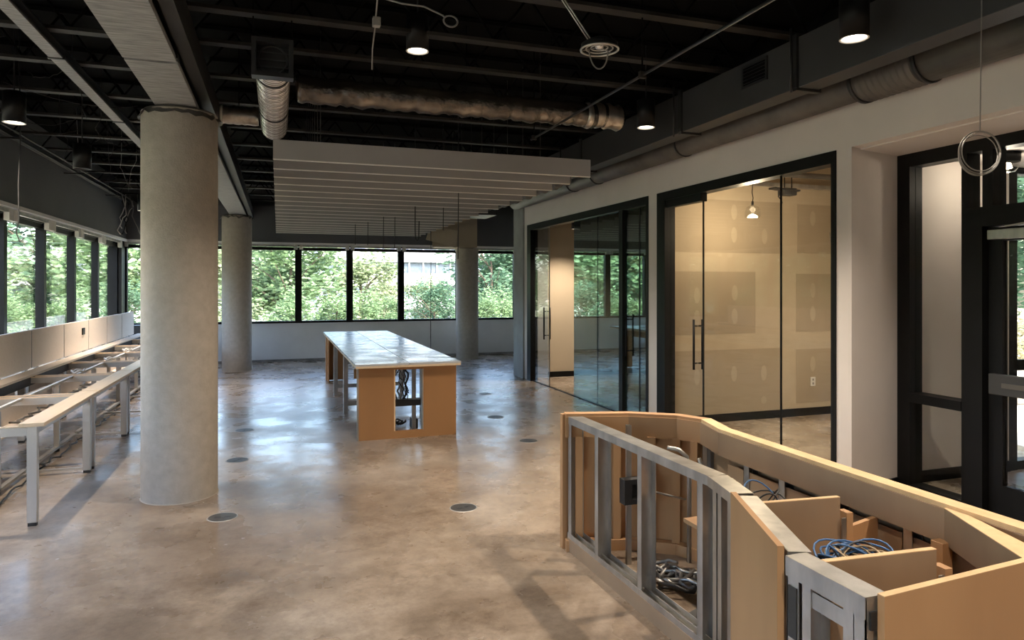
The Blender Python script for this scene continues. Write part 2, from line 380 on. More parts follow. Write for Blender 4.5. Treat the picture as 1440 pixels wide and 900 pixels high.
MB().box(RX+.033, RX+.049, 6.334, 6.346, .014, TZ-.19).build('edge_strip', 'frame', g)
MB().box(RX+.0, RX+.08, 6.33, 7.03, TZ-.19, TZ-.10).build('head_rail', 'frame', lf)
pull(lf, 6.44)
pane(o2, 5.13, 6.33); pane(o2, 4.48, 5.13)

# entry glazing ----------------------------------------------------------------
EX = 4.97
e = thing('window_%d' % wn_, (EX, 4.4, 0), 'tall black framed sidelight beside the entry door', kind='structure'); wn_ += 1
f = MB()
f.box(EX, EX+.14, 4.30, 4.42, 0, TZ); f.box(EX, EX+.14, 3.80, 3.845, 0, TZ)
f.box(EX, EX+.14, 3.845, 4.30, 0, .07); f.box(EX, EX+.14, 3.845, 4.30, TZ-.12, TZ); f.box(EX-.01, EX+.14, 3.845, 4.30, .755, .83)
f.build('frame', 'frame', e)
MB().box(EX+.06, EX+.07, 3.845, 4.30, .83, TZ-.12).build('pane', 'pglass', e)
MB().box(EX+.06, EX+.07, 3.845, 4.30, .07, .755).build('pane', 'pglass', e)
d = thing('door_1', (EX, 3.8, 0), 'black framed glass entry door with closer and push bar', kind='structure')
f = MB(); f.box(EX-.03, EX+.14, 3.66, 3.80, 0, 2.25); f.box(EX-.03, EX+.14, 2.62, 3.66, 2.16, 2.25); f.box(EX-.03, EX+.14, 2.50, 2.62, 0, 2.25)
f.build('door_frame', 'frame', d)
f = MB(); f.box(EX+.03, EX+.08, 3.55, 3.655, .012, 2.15); f.box(EX+.03, EX+.08, 2.63, 2.73, .012, 2.15); f.box(EX+.03, EX+.08, 2.73, 3.55, .012, .26); f.box(EX+.03, EX+.08, 2.73, 3.55, 2.05, 2.15)
lf = f.build('leaf', 'frame', d)
MB().box(EX+.05, EX+.06, 2.73, 3.55, .26, 2.05).build('pane', 'pglass', d)
b = MB(); b.box(EX-.05, EX+.0, 2.66, 3.60, .93, 1.08); b.box(EX+.0, EX+.03, 3.56, 3.62, .95, 1.06); b.box(EX+.0, EX+.03, 2.66, 2.72, .95, 1.06)
pb = b.build('push_bar', 'duct', d, .006)
MB().box(EX-.056, EX-.05, 2.72, 3.50, .985, 1.02).build('push_strip', 'pipe', pb)
c = MB(); c.box(EX-.035, EX+.03, 3.22, 3.62, 2.06, 2.13); cl = c.build('door_closer', 'galv', d, .004)
MB().bar((EX-.01, 3.50, 2.15), (EX-.08, 3.15, 2.175), .02, .01).build('closer_arm', 'galv', cl)
e = thing('window_%d' % wn_, (EX, 3.8, 2.25), 'black framed transom light over the entry door', kind='structure'); wn_ += 1
f = MB(); f.box(EX, EX+.14, 1.75, 3.80, 2.25, 2.31); f.box(EX, EX+.14, 1.75, 3.80, TZ-.10, TZ); f.box(EX, EX+.14, 3.60, 3.68, 2.31, TZ-.10)
f.build('frame', 'frame', e)
MB().box(EX+.06, EX+.07, 1.75, 3.80, 2.31, TZ-.10).build('pane', 'pglass', e)
e = thing('window_%d' % wn_, (EX, 2.1, 0), 'black framed sidelight on the hinge side of the entry door', kind='structure'); wn_ += 1
f = MB(); f.box(EX, EX+.14, 1.75, 1.85, 0, 2.25); f.box(EX, EX+.14, 1.85, 2.50, 0, .07); f.build('frame', 'frame', e)
MB().box(EX+.06, EX+.07, 1.85, 2.50, .07, 2.25).build('pane', 'pglass', e)
# lobby beyond the entry
struct('ceiling_lobby', MB().box(5.10, 9.0, 1.0, 4.60, TZ+.0, TZ+.1), 'white', 'white painted lobby ceiling')
struct('wall_lobby_side', MB().box(8.9, 9.0, -3.5, 4.55, 0, 3.0), 'white', 'painted lobby side wall')
struct('wall_lobby_near', MB().box(5.09, 8.9, 1.0, 1.1, 0, 3.0), 'white', 'painted lobby near wall')
struct('baseboard_lobby', MB().box(5.0, 6.42, 4.485, 4.50, 0, .10), 'frame', 'black base along the lobby wall')
e = thing('window_%d' % wn_, (6.5, 4.6, 0), 'black framed outer lobby glazing facing the trees', kind='structure'); wn_ += 1
f = MB()
for X in (6.42, 7.70, 8.80): f.box(X, X+.11, 4.50, 4.62, 0, TZ)
for z0, z1 in ((0, .08), (2.22, 2.32), (TZ-.06, TZ)): f.box(6.53, 8.80, 4.51, 4.61, z0, z1)
f.build('frame', 'frame', e)
for x0, x1 in ((6.53, 7.70), (7.81, 8.80)):
    for z0, z1 in ((.08, 2.22), (2.32, TZ-.06)): MB().box(x0, x1, 4.56, 4.57, z0, z1).build('pane', 'pglass', e)
MB().box(6.53, 8.80, 4.49, 4.53, .93, 1.03).build('push_rail', 'frame', e)

# ================================================================ COLUMNS, BEAMS, JOISTS
def column(x, y, r, zt, label):
    t = thing('concrete_column', (x, y, 0), label, 'column')
    MB().lathe((x, y, 0), [(r, 0), (r, .6), (r, zt*.5), (r, zt-.005), (r-.005, zt), (0, zt)], 64).build('shaft', 'concrete', t)
    MB().lathe((x, y, 0), [(r, 0), (r+.006, 0), (r+.004, .003), (r, .004)], 48).build('grout_ring', 'concrete', t)
    return t
c1 = column(-.765, 6.22, .288, 3.13, 'thick round concrete column beside the stripped desk row')
c2 = column(-.79, 14.92, .285, 3.13, 'round concrete column before the far windows, in line with the steel beam')
c3 = column(4.27, 15.75, .265, 2.60, 'round concrete column below a torn beige ceiling box')
for c, r in ((c1, .288), (c2, .285)):
    x, y = c.location.x, c.location.y
    b = MB()
    n = 40
    vs = []
    for k in range(n):
        a = 2*pi*k/n; rr = r + .028 + .012*math.sin(5*a) + random.uniform(-.006, .006)
        vs += [(x+rr*math.cos(a), y+rr*math.sin(a), 3.11 - random.uniform(0, .05)), (x+(r-.02)*math.cos(a), y+(r-.02)*math.sin(a), 3.145)]
    b.add(vs, [(2*k, 2*((k+1) % n), 2*((k+1) % n)+1, 2*k+1) for k in range(n)], True)
    b.build('torn_collar', 'pipe', c)
# main steel beam
bm_ = thing('steel_beam', (-.77, 6, 3.15), 'wide grey sprayed steel beam resting on the concrete columns', 'beam')
b = MB(); b.box(-.92, -.615, -3.4, 4.83, 3.15, 3.185); b.box(-.92, -.615, 4.87, 16.2, 3.15, 3.185); b.build('bottom_flange', 'steel', bm_)
MB().box(-.79, -.75, -3.4, 16.2, 3.185, 3.52).build('web', 'darksteel', bm_)
MB().box(-.90, -.64, -3.4, 16.2, 3.52, 3.55).build('top_flange', 'darksteel', bm_)
MB().box(-.93, -.605, 4.80, 4.90, 3.17, 3.20).build('splice_plate', 'darksteel', bm_)
MB().box(-.60, -.52, 2.5, 16.2, 3.22, 3.42).build('side_channel', 'darksteel', bm_)
bm_ = thing('steel_beam', (-1.6, 6, 3.46), 'narrow grey steel beam between the column line and the left windows', 'beam')
MB().box(-1.65, -1.555, -3.4, 16.2, 3.46, 3.475).build('bottom_flange', 'steel', bm_)
MB().box(-1.612, -1.595, -3.4, 16.2, 3.475, 3.54).build('web', 'darksteel', bm_)
MB().box(-1.65, -1.555, -3.4, 16.2, 3.54, 3.55).build('top_flange', 'darksteel', bm_)
for y in (4.0, 6.05, 8.2): MB().box(-1.66, -1.545, y, y+.03, 3.452, 3.478).build('splice_plate', 'darksteel', bm_)

def joist(x0, x1):
    r = thing('ceiling_joist', ((x0+x1)/2, 0, 3.55))
    MB().box(x0, x1, -.045, .045, 3.55, 3.575).build('bottom_chord', 'joist', r)
    MB().box(x0, x1, -.045, .045, 3.95, 3.985).build('top_chord', 'black', r)
    w = MB(); n = max(2, int((x1-x0)/.5)); st = (x1-x0)/n
    for i in range(n):
        a = x0+i*st
        w.cyl((a, 0, 3.575), (a+st/2, 0, 3.95), .010, 6); w.cyl((a+st/2, 0, 3.95), (a+st, 0, 3.575), .010, 6)
    w.build('web_rods', 'black', r)
    return r
JL = joist(-3.0, -.9); JR = joist(-.64, 4.30)
first = True
for proto, ys, lab, gr in ((JL, [1.7, 2.7, 3.7, 4.7, 5.69, 6.51, 7.53, 8.57, 9.66, 10.69, 11.71, 12.61, 13.7, 14.5, 15.4], 'black open web joist between the left bulkhead and the wide steel beam', 'joists on the window side'),
                           (JR, [2.1, 3.1, 4.1, 4.94, 5.62, 6.5, 7.4, 8.49, 9.55, 10.6, 11.7, 12.7, 13.7, 14.7, 15.6], 'black open web joist between the wide steel beam and the glazed wall', 'joists over the island side')):
    for i, y in enumerate(ys):
        o = proto if i == 0 else copy_tree(proto)
        o.location.y = y; tag(o, lab, 'joist', gr)

# conduits along the left bulkhead
for x, z, r in ((-2.93, 3.44, .016), (-2.86, 3.42, .012), (-2.80, 3.46, .012)):
    tag(MB().cyl((x, -3.3, z), (x, 16.1, z), r, 10).build('conduit', 'joist'), 'thin grey conduit running along the left bulkhead', 'conduit', 'conduits along the left bulkhead')
for i, y in enumerate((4.0, 6.6, 9.2, 11.8, 14.4)):
    tag(MB().box(-3.02, -2.76, y-.02, y+.02, 3.395, 3.41).build('conduit_strut', 'joist'), 'short strut carrying the conduits beside the left bulkhead', 'strut', 'conduit struts on the left bulkhead')
# sprinkler pipe
p = thing('sprinkler_pipe', (2.57, 5, 3.3), 'long thin black pipe slanting under the joists towards the baffles', 'pipe')
MB().cyl((2.34, -2.5, 3.16), (2.36, 6.3, 3.16), .010, 10).build('pipe_run', 'darksteel', p)
for y in (1.2, 4.12, 6.2):
    MB().cyl((2.352, y, 3.16), (2.352, y, 3.99), .006, 6).build('hanger_rod', 'black', p)
    MB().box(2.328, 2.376, y-.015, y+.015, 3.138, 3.182).build('clamp', 'joist', p)

# ================================================================ DUCTS
# rectangular duct
d = thing('rectangular_duct', (3.75, 5, 3.13), 'dark rectangular sheet metal duct above the glazed wall', 'duct')
segs = [-3.3, -1.0, 1.3, 3.95, 5.42, 7.6, 9.8, 12.0, 12.7]
for a, b_ in zip(segs, segs[1:]):
    MB().box(3.5, 3.68, a+.004, b_-.004, 3.13, 3.49).build('duct_section', 'duct', d, .004)
for a in segs[1:-1]:
    s_ = MB(); s_.box(3.485, 3.70, a-.022, a+.022, 3.11, 3.13); s_.box(3.478, 3.5, a-.022, a+.022, 3.13, 3.51); s_.box(3.68, 3.70, a-.022, a+.022, 3.13, 3.5)
    s_.build('flange', 'darksteel', d)
for a in (3.97, 5.50, 9.8): MB().cyl((3.468, a, 3.10), (3.468, a, 3.56), .008, 8).build('hanger_rod', 'darksteel', d)
v = MB(); v.box(3.488, 3.5, 4.25, 4.55, 3.28, 3.30); v.box(3.488, 3.5, 4.25, 4.55, 3.44, 3.46); v.box(3.488, 3.5, 4.25, 4.27, 3.30, 3.44); v.box(3.488, 3.5, 4.53, 4.55, 3.30, 3.44)
gv = v.build('vent_frame', 'darksteel', d)
MB().box(3.494, 3.5, 4.27, 4.53, 3.30, 3.44).build('vent_opening', 'black', gv)
for i in range(5): MB().bar((3.493, 4.27, 3.315+i*.027), (3.493, 4.53, 3.315+i*.027), .008, .003).build('vent_blade', 'darksteel', gv)
d2_ = MB(); d2_.box(3.35, 4.05, 12.72, 13.5, 3.10, 3.42); tag(d2_.build('duct_terminal', 'duct', None, .005), 'dark duct box ending above the far column', 'duct box')
# round duct by the wall
rd = thing('round_duct', (4.12, 5, 3.1), 'grey round duct running along the top of the glazed wall', 'duct')
MB().cyl((4.12, -3.3, 3.237), (4.12, 3.45, 3.237), .150, 28).build('pipe_run', 'pipe', rd)
MB().cyl((4.12, 3.92, 3.237), (4.12, 11.8, 3.237), .127, 28).build('pipe_run', 'pipe', rd)
pts = [(4.12, 3.42+i*.013, 3.237) for i in range(41)]
MB().tube(pts, [.152+(.008 if i % 4 < 2 else -.004) for i in range(41)], 28).build('flexible_sleeve', 'pipe', rd)
for y in (3.40, 3.93, 6.3, 8.4, 9.2): MB().cyl((4.12, y, 3.237), (4.12, y+.03, 3.237), .162 if y < 4 else .136, 28).build('clamp_band', 'darksteel', rd)
# crumpled foil patches on the pipe, next to the baffles
fp = MB(); pts = []; rs = []
for i in range(60):
    pts.append((3.35+.012*math.sin(i*.9), 7.7+i*.05, 3.02+.010*math.sin(i*.63))); rs.append(.055+.012*math.sin(i*1.7)+random.uniform(-.006, .006))
ip = thing('insulated_pipe', (3.35, 9.2, 2.96), 'lumpy dark insulated pipe running under the rectangular duct', 'pipe')
fp.tube(pts, rs, 14).build('pipe_wrap', 'pipe', ip)
for y in (7.9, 9.2, 10.5): MB().cyl((3.35, y, 3.06), (3.35, y, 3.99), .005, 6).build('hanger_rod', 'black', ip)
# foil duct across
fd = thing('foil_duct', (1.7, 5.75, 3.2), 'crinkled foil wrapped duct crossing above the front baffle', 'duct')
pts = [(.14+i*.0375, 5.78, 3.31+.006*math.sin(i*.8)) for i in range(79)]
MB().tube(pts, [.108+.007*math.sin(i*1.9)+random.uniform(-.005, .005) for i in range(79)], 24).build('duct_body', mat('dull_foil', (.24, .21, .18), (.10, .09, .08), .26, metal=.9, scale=8, bump=1.0, bscale=18), fd)
MB().tube(pts[68:], [.112+.012*math.sin(i*2.3) for i in range(11)], 24).build('foil_end', 'foil', fd)
for x in (.75, 1.55, 2.35): MB().cyl((x, 5.75, 3.42), (x, 5.75, 3.99), .005, 6).build('hanger_rod', 'black', fd)
fd = thing('foil_duct', (-.35, 6.95, 3.2), 'short bright foil duct stub between the steel beam and the corrugated duct', 'duct')
pts = [(-.50+i*.025, 6.95, 3.33) for i in range(14)]
MB().tube(pts, [.082+random.uniform(-.004, .004) for i in range(14)], 24).build('duct_body', 'foil', fd)
MB().cyl((-.515, 6.95, 3.33), (-.49, 6.95, 3.33), .088, 24).build('end_cap', 'cream', fd)
MB().cyl((-.35, 6.95, 3.41), (-.35, 6.95, 3.99), .005, 6).build('hanger_rod', 'black', fd)
# corrugated silver duct with its black box
cdt = thing('corrugated_duct', (-.035, 5, 3.14), 'shiny corrugated aluminium duct hanging from a black plenum box', 'duct')
n = 360
pts = [(-.035, 5.02+2.1*i/n, 3.268) for i in range(n+1)]
MB().tube(pts, [.112+.007*math.sin(i*2*pi/6) for i in range(n+1)], 32).build('duct_body', 'silver', cdt)
hx = [(-.035+.119*math.cos(i*pi/8), 5.03+.048*i/16, 3.268+.119*math.sin(i*pi/8)) for i in range(16*43)]
MB().tube(hx, .0026, 4).build('spiral_seam', 'wire', cdt)
for y in (5.20, 6.30): MB().cyl((-.035, y, 3.268), (-.035, y+.035, 3.268), .123, 32).build('clamp_band', 'darksteel', cdt)
bx = MB(); bx.box(-.17, .10, 4.90, 5.0, 3.14, 3.17); bx.box(-.17, .10, 4.90, 5.0, 3.37, 3.40); bx.box(-.17, -.14, 4.90, 5.0, 3.17, 3.37); bx.box(.07, .10, 4.90, 5.0, 3.17, 3.37); bx.box(-.14, .07, 4.985, 5.0, 3.17, 3.37)
px_ = bx.build('plenum_box', 'darksteel', cdt)
k_ = [(-.035+.095*math.cos(2*pi*i/32), 4.965, 3.27+.095*math.sin(2*pi*i/32)) for i in range(33)]
MB().tube(k_, .006, 6).build('damper_ring', 'duct', px_)
for z in (3.22, 3.27, 3.32): MB().box(-.14, .07, 4.955, 4.965, z-.004, z+.004).build('damper_blade', 'duct', px_)
for x in (-.16, .09): MB().cyl((x, 4.95, 3.40), (x, 4.95, 3.99), .005, 6).build('hanger_rod', 'black', cdt)

# ================================================================ BAFFLES
bf = thing('ceiling_baffle', (1.44, 0, 2.80))
x0, x1 = -.04, 2.93
MB().box(x0, x1, -.011, .011, 2.80, 2.968).build('baffle_board', 'baffle', bf)
MB().box(x0, x1, -.013, .013, 2.796, 2.803).build('edge_trim', 'cream', bf)
for x in (.35, 2.4): MB().cyl((x, 0, 2.968), (x, 0, 3.99), .0025, 6).build('hanger_wire', 'wblack', bf)
for i in range(18):
    o = bf if i == 0 else copy_tree(bf)
    o.location.y = 6.16+.499*i
    tag(o, 'long grey felt ceiling baffle hung edge down over the island', 'baffle', 'grey ceiling baffles in a row')
tag(o, 'rearmost grey felt ceiling baffle, the one beside the far bulkhead', 'baffle')
tag(bf, 'front grey felt ceiling baffle, the one next to the silver duct end', 'baffle')
# torn box round the far column head
cb = thing('ceiling_box', (3.8, 15.5, 2.6), 'torn beige boxing wrapped round the head of the far column', 'ceiling box')
b = MB(); b.prism([(3.35, 15.42), (4.42, 15.42), (4.42, 16.1), (3.9, 16.15), (3.5, 15.9)], 2.62, 3.54); b.build('boxing', 'gypsum', cb)
b = MB(); b.add([(3.2, 15.40, 2.78), (3.9, 15.40, 2.60), (3.95, 15.40, 3.0), (3.3, 15.40, 3.1), (3.2, 15.43, 2.78), (3.9, 15.43, 2.60), (3.95, 15.43, 3.0), (3.3, 15.43, 3.1)], [(0, 1, 2, 3), (7, 6, 5, 4), (0, 4, 5, 1), (1, 5, 6, 2), (2, 6, 7, 3), (3, 7, 4, 0)])
b.build('torn_flap', 'mud', cb)

# ================================================================ LIGHTS
def canlight(lit=True):
    r = thing('pendant_light', (0, 0, 0))
    b = MB(); b.lathe((0, 0, 0), [(.070, .012), (.0825, 0), (.0825, .25), (.02, .255), (0, .255)], 32); b.build('can', 'frame', r)
    MB().lathe((0, 0, 0), [(.0828, -.002), (.075, -.004), (.068, .012), (.068, .03)], 32).build('trim_ring', 'cream' if lit else 'duct', r)
    MB().lathe((0, 0, 0), [(0, .016), (.068, .016)], 32).build('lens', 'lens' if lit else 'plastic', r)
    MB().cyl((0, 0, .255), (0, 0, 1.0), .006, 8).build('stem', 'wblack', r)
    return r
def place(proto, first, x, y, z, label, watts=LAMP_W):
    o = proto if first else copy_tree(proto)
    o.location = (x, y, z)
    for ch in o.children:
        if ch.name.startswith('stem'):
            st = MB().cyl((x, y, z+.255), (x, y, HC), .006, 8)
            me = bpy.data.meshes.new('stem'); me.from_pydata([p-Vector((x, y, z)) for p in st.v], [], st.f); me.materials.append(M['wblack']); ch.data = me
    tag(o, label, 'light')
    if watts: spot('can_lamp', (0, 0, .008), watts, o, 118, .035)
    return o
can = canlight(True)
place(can, True, -2.05, 6.63, 3.06, 'lit black can pendant over the stripped desk row', LAMP_W*1.8)
place(can, False, .966, 4.955, 3.44, 'lit black can pendant high up before the front baffle')
place(can, False, 3.24, 3.18, 3.19, 'lit black can pendant by the vent grille, over the counter frame')
place(can, False, 3.23, 5.59, 3.19, 'lit black can pendant at the end of the foil duct')
place(can, False, -1.98, 11.9, 2.89, 'small lit black can pendant deep in the desk row behind the column')
for o in list(bpy.data.objects):
    if o.name.startswith('pendant_light'): o['group'] = 'lit can pendants'
for x, y, z, l in ((-1.76, 1.6, 2.95, 'added unseen can pendant lighting the near floor on the window side'), (.97, .6, 3.44, 'added unseen can pendant lighting the near floor between the beams'), (3.3, .7, 3.19, 'added unseen can pendant lighting the near floor on the lobby side')):
    o = place(can, False, x, y, z, l, LAMP_W*.6); o['group'] = 'lit can pendants'  # extra cans added out of view to light the near floor
off = canlight(False); place(off, True, -1.9, 8.05, 2.92, 'unlit black can pendant among hanging wires above the desks', 0)

# round diffuser
x, y, z = 1.635, 3.32, 2.99
d = thing('round_diffuser', (x, y, z), 'round silver ring diffuser hanging from a slanted rod below the joists', 'diffuser')
for rr, zz in ((.100, 0), (.072, .006), (.045, .010)):
    MB().tube([(x+rr*math.cos(2*pi*i/40), y+rr*math.sin(2*pi*i/40), z+zz) for i in range(41)], .006 if rr > .09 else .004, 8).build('ring', 'galv', d)
MB().lathe((x, y, z), [(.100, .002), (.098, .03), (.06, .052), (0, .056)], 40).build('housing', 'darksteel', d)
MB().lathe((x, y, z), [(0, .004), (.020, .006), (.024, .018), (.01, .045)], 20).build('core', 'silver', d)
for a in (0.4, 2.5, 4.6): MB().bar((x+.02*math.cos(a), y+.02*math.sin(a), z+.012), (x+.098*math.cos(a), y+.098*math.sin(a), z+.004), .006, .005).build('spoke', 'galv', d)
for k in (0, .018): MB().cyl((x-.05+k, y+.02, z+.045), (x-.30+k, y+.25, 3.58), .004, 8).build('rod', 'galv', d)
MB().tube([(x-.055*math.cos(pi*i/20), y+.01, z-.0-.10*math.sin(pi*i/20)) for i in range(21)], .004, 8).build('wire_loop', 'wire', d)

# pendant in the near glass room
x, y = 5.21, 6.59
p = thing('pendant_lamp', (x, y, 2.5), 'lit clear glass pendant behind the near room glass', 'lamp')
MB().lathe((x, y, 2.50), [(.055, 0), (.085, .02), (.088, .07), (.07, .13), (.03, .155), (.018, .16)], 32).build('glass_shade', 'jar', p)
MB().lathe((x, y, 2.50), [(0, .012), (.058, .014), (.05, .03), (.02, .05), (0, .055)], 24).build('bulb', 'bulb', p)
MB().cyl((x, y, 2.655), (x, y, 2.70), .014, 12).build('socket', 'plastic', p)
MB().tube([(x, y, 2.70), (x+.008, y, 2.74), (x-.006, y, 2.80), (x, y, 2.9), (x, y, 3.35)], .005, 8).build('cord', 'wblack', p)
def plamp(loc, w, rad, parent=None, c=WARM):
    l = bpy.data.lights.new('lamp_glow', 'POINT'); l.energy = w; l.shadow_soft_size = rad; l.color = c
    o = bpy.data.objects.new('lamp_glow', l); col.objects.link(o); o.location = loc
    if parent: o.parent = parent
plamp((0, 0, -.06), 42, .06, p, (1, .80, .55))
# lobby lamp
x, y = 5.75, 4.05
p = thing('ceiling_lamp', (x, y, 2.66), 'small lit glass dome lamp on the lobby ceiling', 'lamp')
MB().lathe((x, y, 2.66), [(0, 0), (.06, .01), (.085, .05), (.09, .09)], 28).build('glass_dome', 'jar', p)
MB().lathe((x, y, 2.66), [(0, .03), (.04, .04), (.03, .08), (0, .09)], 20).build('bulb', 'bulb', p)
MB().lathe((x, y, 2.66), [(.095, .09), (.10, .12), (.10, .168), (0, .169)], 28).build('base', 'frame', p)
plamp((0, 0, -.05), 9, .06, p)
# added lamps in both glass rooms; one keeps the far beige wall bright
o = place(can, False, 5.05, 11.2, 2.74, 'added can light brightening the beige wall of the far glass room', 70); o['group'] = 'lit can pendants'
o = place(can, False, 6.6, 5.6, 3.0, 'added hidden can light under the tan insulation of the near glass room', 60); o['group'] = 'lit can pendants'  # hidden extra can, added to light the near glass room

# ================================================================ STRIPPED DESK ROW
DY = [5.74, 7.35, 8.95, 10.38, 11.72, 13.02, 14.45, 15.85]
def desk(k):
    a, b_ = DY[k], DY[k+1]; L = b_-a
    lab = 'stripped bench desk frame in the middle of the row by the left windows' if 0 < k < 6 else ('stripped bench desk frame at the free end of the row, beside the thick column' if k == 0 else 'stripped bench desk frame ending the row at the far windows')
    t = thing('bench_desk', (-2.15, a, 0), lab, 'desk', 'stripped bench desk frames')
    gap = .05
    if k == 1: a0 = a+.0
    # front strip and rear strip
    MB().box(-1.745, -1.585, a-.02, b_-gap, .712, .740).build('front_strip', 'maple', t, .003)
    MB().box(-2.74, -2.58, a-.02, b_-.025, .712, .740).build('rear_strip', 'panel', t, .003)
    MB().box(-2.60, -2.575, a, b_-.02, .625, .710).build('rear_rail', 'darksteel', t)
    MB().box(-1.685, -1.645, a+.05, b_-.09, .655, .712).build('front_rail', 'deskmetal', t)
    # cross beams
    for y in (a+.03, b_-.10):
        MB().box(-2.60, -1.70, y-.02, y+.02, .645, .705).build('cross_beam', 'deskmetal', t)
        MB().box(-2.60, -1.72, y-.012, y+.012, .706, .715).build('beam_lip', 'maple', t)
    MB().box(-2.20, -2.17, a+.05, b_-.12, .690, .712).build('centre_rail', 'cream', t)
    MB().box(-2.215, -2.155, a+.02, a+.06, .64, .69).build('bracket', 'plastic', t)
    # legs
    for x in (-1.665, -2.66):
        for y in (a+.01, b_-.13):
            lg = MB().box(x-.032, x+.032, y-.022, y+.022, .025, .712).build('leg', 'deskmetal', t, .003)
            MB().box(x-.027, x+.027, y-.018, y+.018, 0, .026).build('foot', 'plastic', lg)
    ym = a+L*.56
    lg = MB().box(-2.20, -2.15, ym-.02, ym+.02, .03, .69).build('leg', 'deskmetal', t, .003)
    MB().cyl((-2.175, ym, 0), (-2.175, ym, .03), .025, 12).build('foot', 'plastic', lg)
    # cable trough under the centre rail and modesty board
    tr = MB(); tr.box(-2.43, -2.41, a+.08, b_-.16, .40, .62); tr.box(-2.41, -2.24, a+.08, b_-.16, .40, .415)
    tr.build('cable_trough', 'panel', t)
    MB().box(-2.73, -2.71, a+.06, b_-.16, .30, .70).build('modesty_board', 'panel', t)
    MB().box(-2.19, -2.15, a+.02, b_-.05, .035, .06).build('floor_rail', 'deskmetal', t)
    MB().box(-2.15, -1.70, a+L*.93-.015, a+L*.93+.015, .03, .05).build('foot_bar', 'deskmetal', t)
    return t
for k in range(7): desk(k)
MB_ = MB
# cables lying in the desk row
rr = random.Random(3)
for k in range(7):
    a, b_ = DY[k], DY[k+1]
    pts = [(-2.10+rr.uniform(-.03, .05), a+(b_-a)*i/14, .012+(.03*abs(math.sin(i*1.3))*rr.random())) for i in range(15)]
    tag(MB().tube(pts, .008, 7).build('floor_cable', 'wblack'), 'loose black cable on the floor under the desk row', 'cable', 'cables under the desks')
    pts = [(-2.33+rr.uniform(-.05, .05), a+.12+(b_-a-.3)*i/16, .428+rr.uniform(0, .03)) for i in range(17)]
    tag(MB().tube(pts, .010, 7).build('desk_cable', 'wire'), 'grey cable lying in the desk cable trough', 'cable', 'cables in the desk troughs')
for (x, y) in ((-2.19, 8.97), (-2.16, 10.4), (-2.20, 11.75), (-2.18, 13.1)):
    lp = [(x+.06*math.cos(2*pi*i/24), y+.13+.10*math.sin(2*pi*i/24), .735+.01*math.sin(i)) for i in range(25)]
    tag(MB().tube(lp, .011, 8).build('cable_loop', 'cream'), 'pale cable loop resting on the desk centre rail', 'cable', 'pale cable loops on the desks')
# screens
sy = [5.95, 7.12, 8.30, 9.51, 10.80, 12.08, 13.28, 14.45, 15.57]
for i in range(8):
    t = thing('desk_screen', (-2.78, sy[i], .74), 'cream fabric screen panel standing behind the desk row', 'screen', 'cream desk screens')
    MB().box(-2.795, -2.762, sy[i]+.012, sy[i+1]-.012, .742, 1.20).build('fabric_panel', 'panel', t, .006)
    MB().box(-2.79, -2.765, sy[i+1]-.010, sy[i+1]+.010, .742, 1.19).build('post', 'plastic', t)
    for y in (sy[i]+.2, sy[i+1]-.2): MB().box(-2.80, -2.757, y-.03, y+.03, .70, .745).build('clamp', 'deskmetal', t)
    if i == 4:
        tag(t, 'cream fabric screen panel with a dark socket plate', 'screen')
        MB().box(-2.763, -2.745, 11.68, 11.80, .99, 1.09).build('socket_plate', 'plastic', t)
tag(MB().box(-2.95, -2.50, 15.9, 16.15, .70, .90).build('heater_box', 'darksteel', None, .01), 'dark metal box at the window end of the desk row', 'box')
tag(MB().box(-2.93, -2.52, 15.92, 16.13, 0, .70).build('heater_stand', 'darksteel', None, .005), 'dark metal stand under the box by the far windows', 'stand')

# ================================================================ ISLAND
IX0, IX1, IY0, IY1, IZ = .80, 1.985, 7.58, 13.20, .86
t = thing('island_counter', (1.4, 10.4, 0), 'long island counter of orange board with white top and exposed wiring', 'counter')
ys = [IY0, 9.45, 11.3, IY1]
for i in range(3):
    for x0, x1 in ((IX0, 1.388), (1.394, IX1)):
        MB().box(x0, x1-.002, ys[i]+.003, ys[i+1]-.003, IZ-.022, IZ).build('top_panel', 'top', t, .002)
MB().box(IX0+.004, IX1-.004, IY0+.004, IY1-.004, IZ-.046, IZ-.022).build('top_substrate', 'maple', t)
fr = MB(); y0, y1 = 7.70, 7.725
fr.box(.845, 1.235, y0, y1, 0, .812); fr.box(1.57, 1.955, y0, y1, 0, .812); fr.box(1.235, 1.57, y0, y1, .775, .812); fr.box(1.235, 1.57, y0, y1, 0, .085)
fp = fr.build('front_panel', 'islandmdf', t)
e_ = MB(); e_.box(.826, .845, y0-.002, y1+.01, 0, .812); e_.build('edge_strip', 'galv', fp)
MB().box(1.235, 1.25, y0-.004, y1+.02, .085, .775).build('cutout_trim', 'mdfedge', fp)
MB().box(1.555, 1.57, y0-.004, y1+.05, .085, .775).build('cutout_trim', 'galv', fp)
MB().box(.846, 1.20, 12.80, 12.825, .012, .812).build('rear_panel', 'islandmdf', t); MB().box(1.66, 1.955, 12.80, 12.825, .012, .812).build('rear_panel', 'islandmdf', t)
MB().box(.83, .85, 12.82, 13.10, 0, .812).build('side_panel', 'islandmdf', t); MB().box(.846, .866, 12.55, 12.80, 0, .812).build('side_panel', 'islandmdf', t)
MB().box(1.93, 1.955, 7.73, 12.80, .70, .812).build('back_rail', 'islandmdf', t)
for y in (9.41, 11.09):
    for x in (.86, 1.90):
        MB().box(x-.03, x+.03, y-.035, y+.035, 0, .812).build('leg', 'galv', t, .003)
    MB().box(.89, 1.87, y-.03, y+.03, .11, .17).build('cross_rail', 'galv', t); MB().box(.89, 1.87, y-.03, y+.03, .75, .812).build('cross_rail', 'galv', t)
for x in (1.28, 1.53):
    MB().box(x-.022, x+.022, 8.05, 8.10, 0, .812).build('stud', 'galv', t)
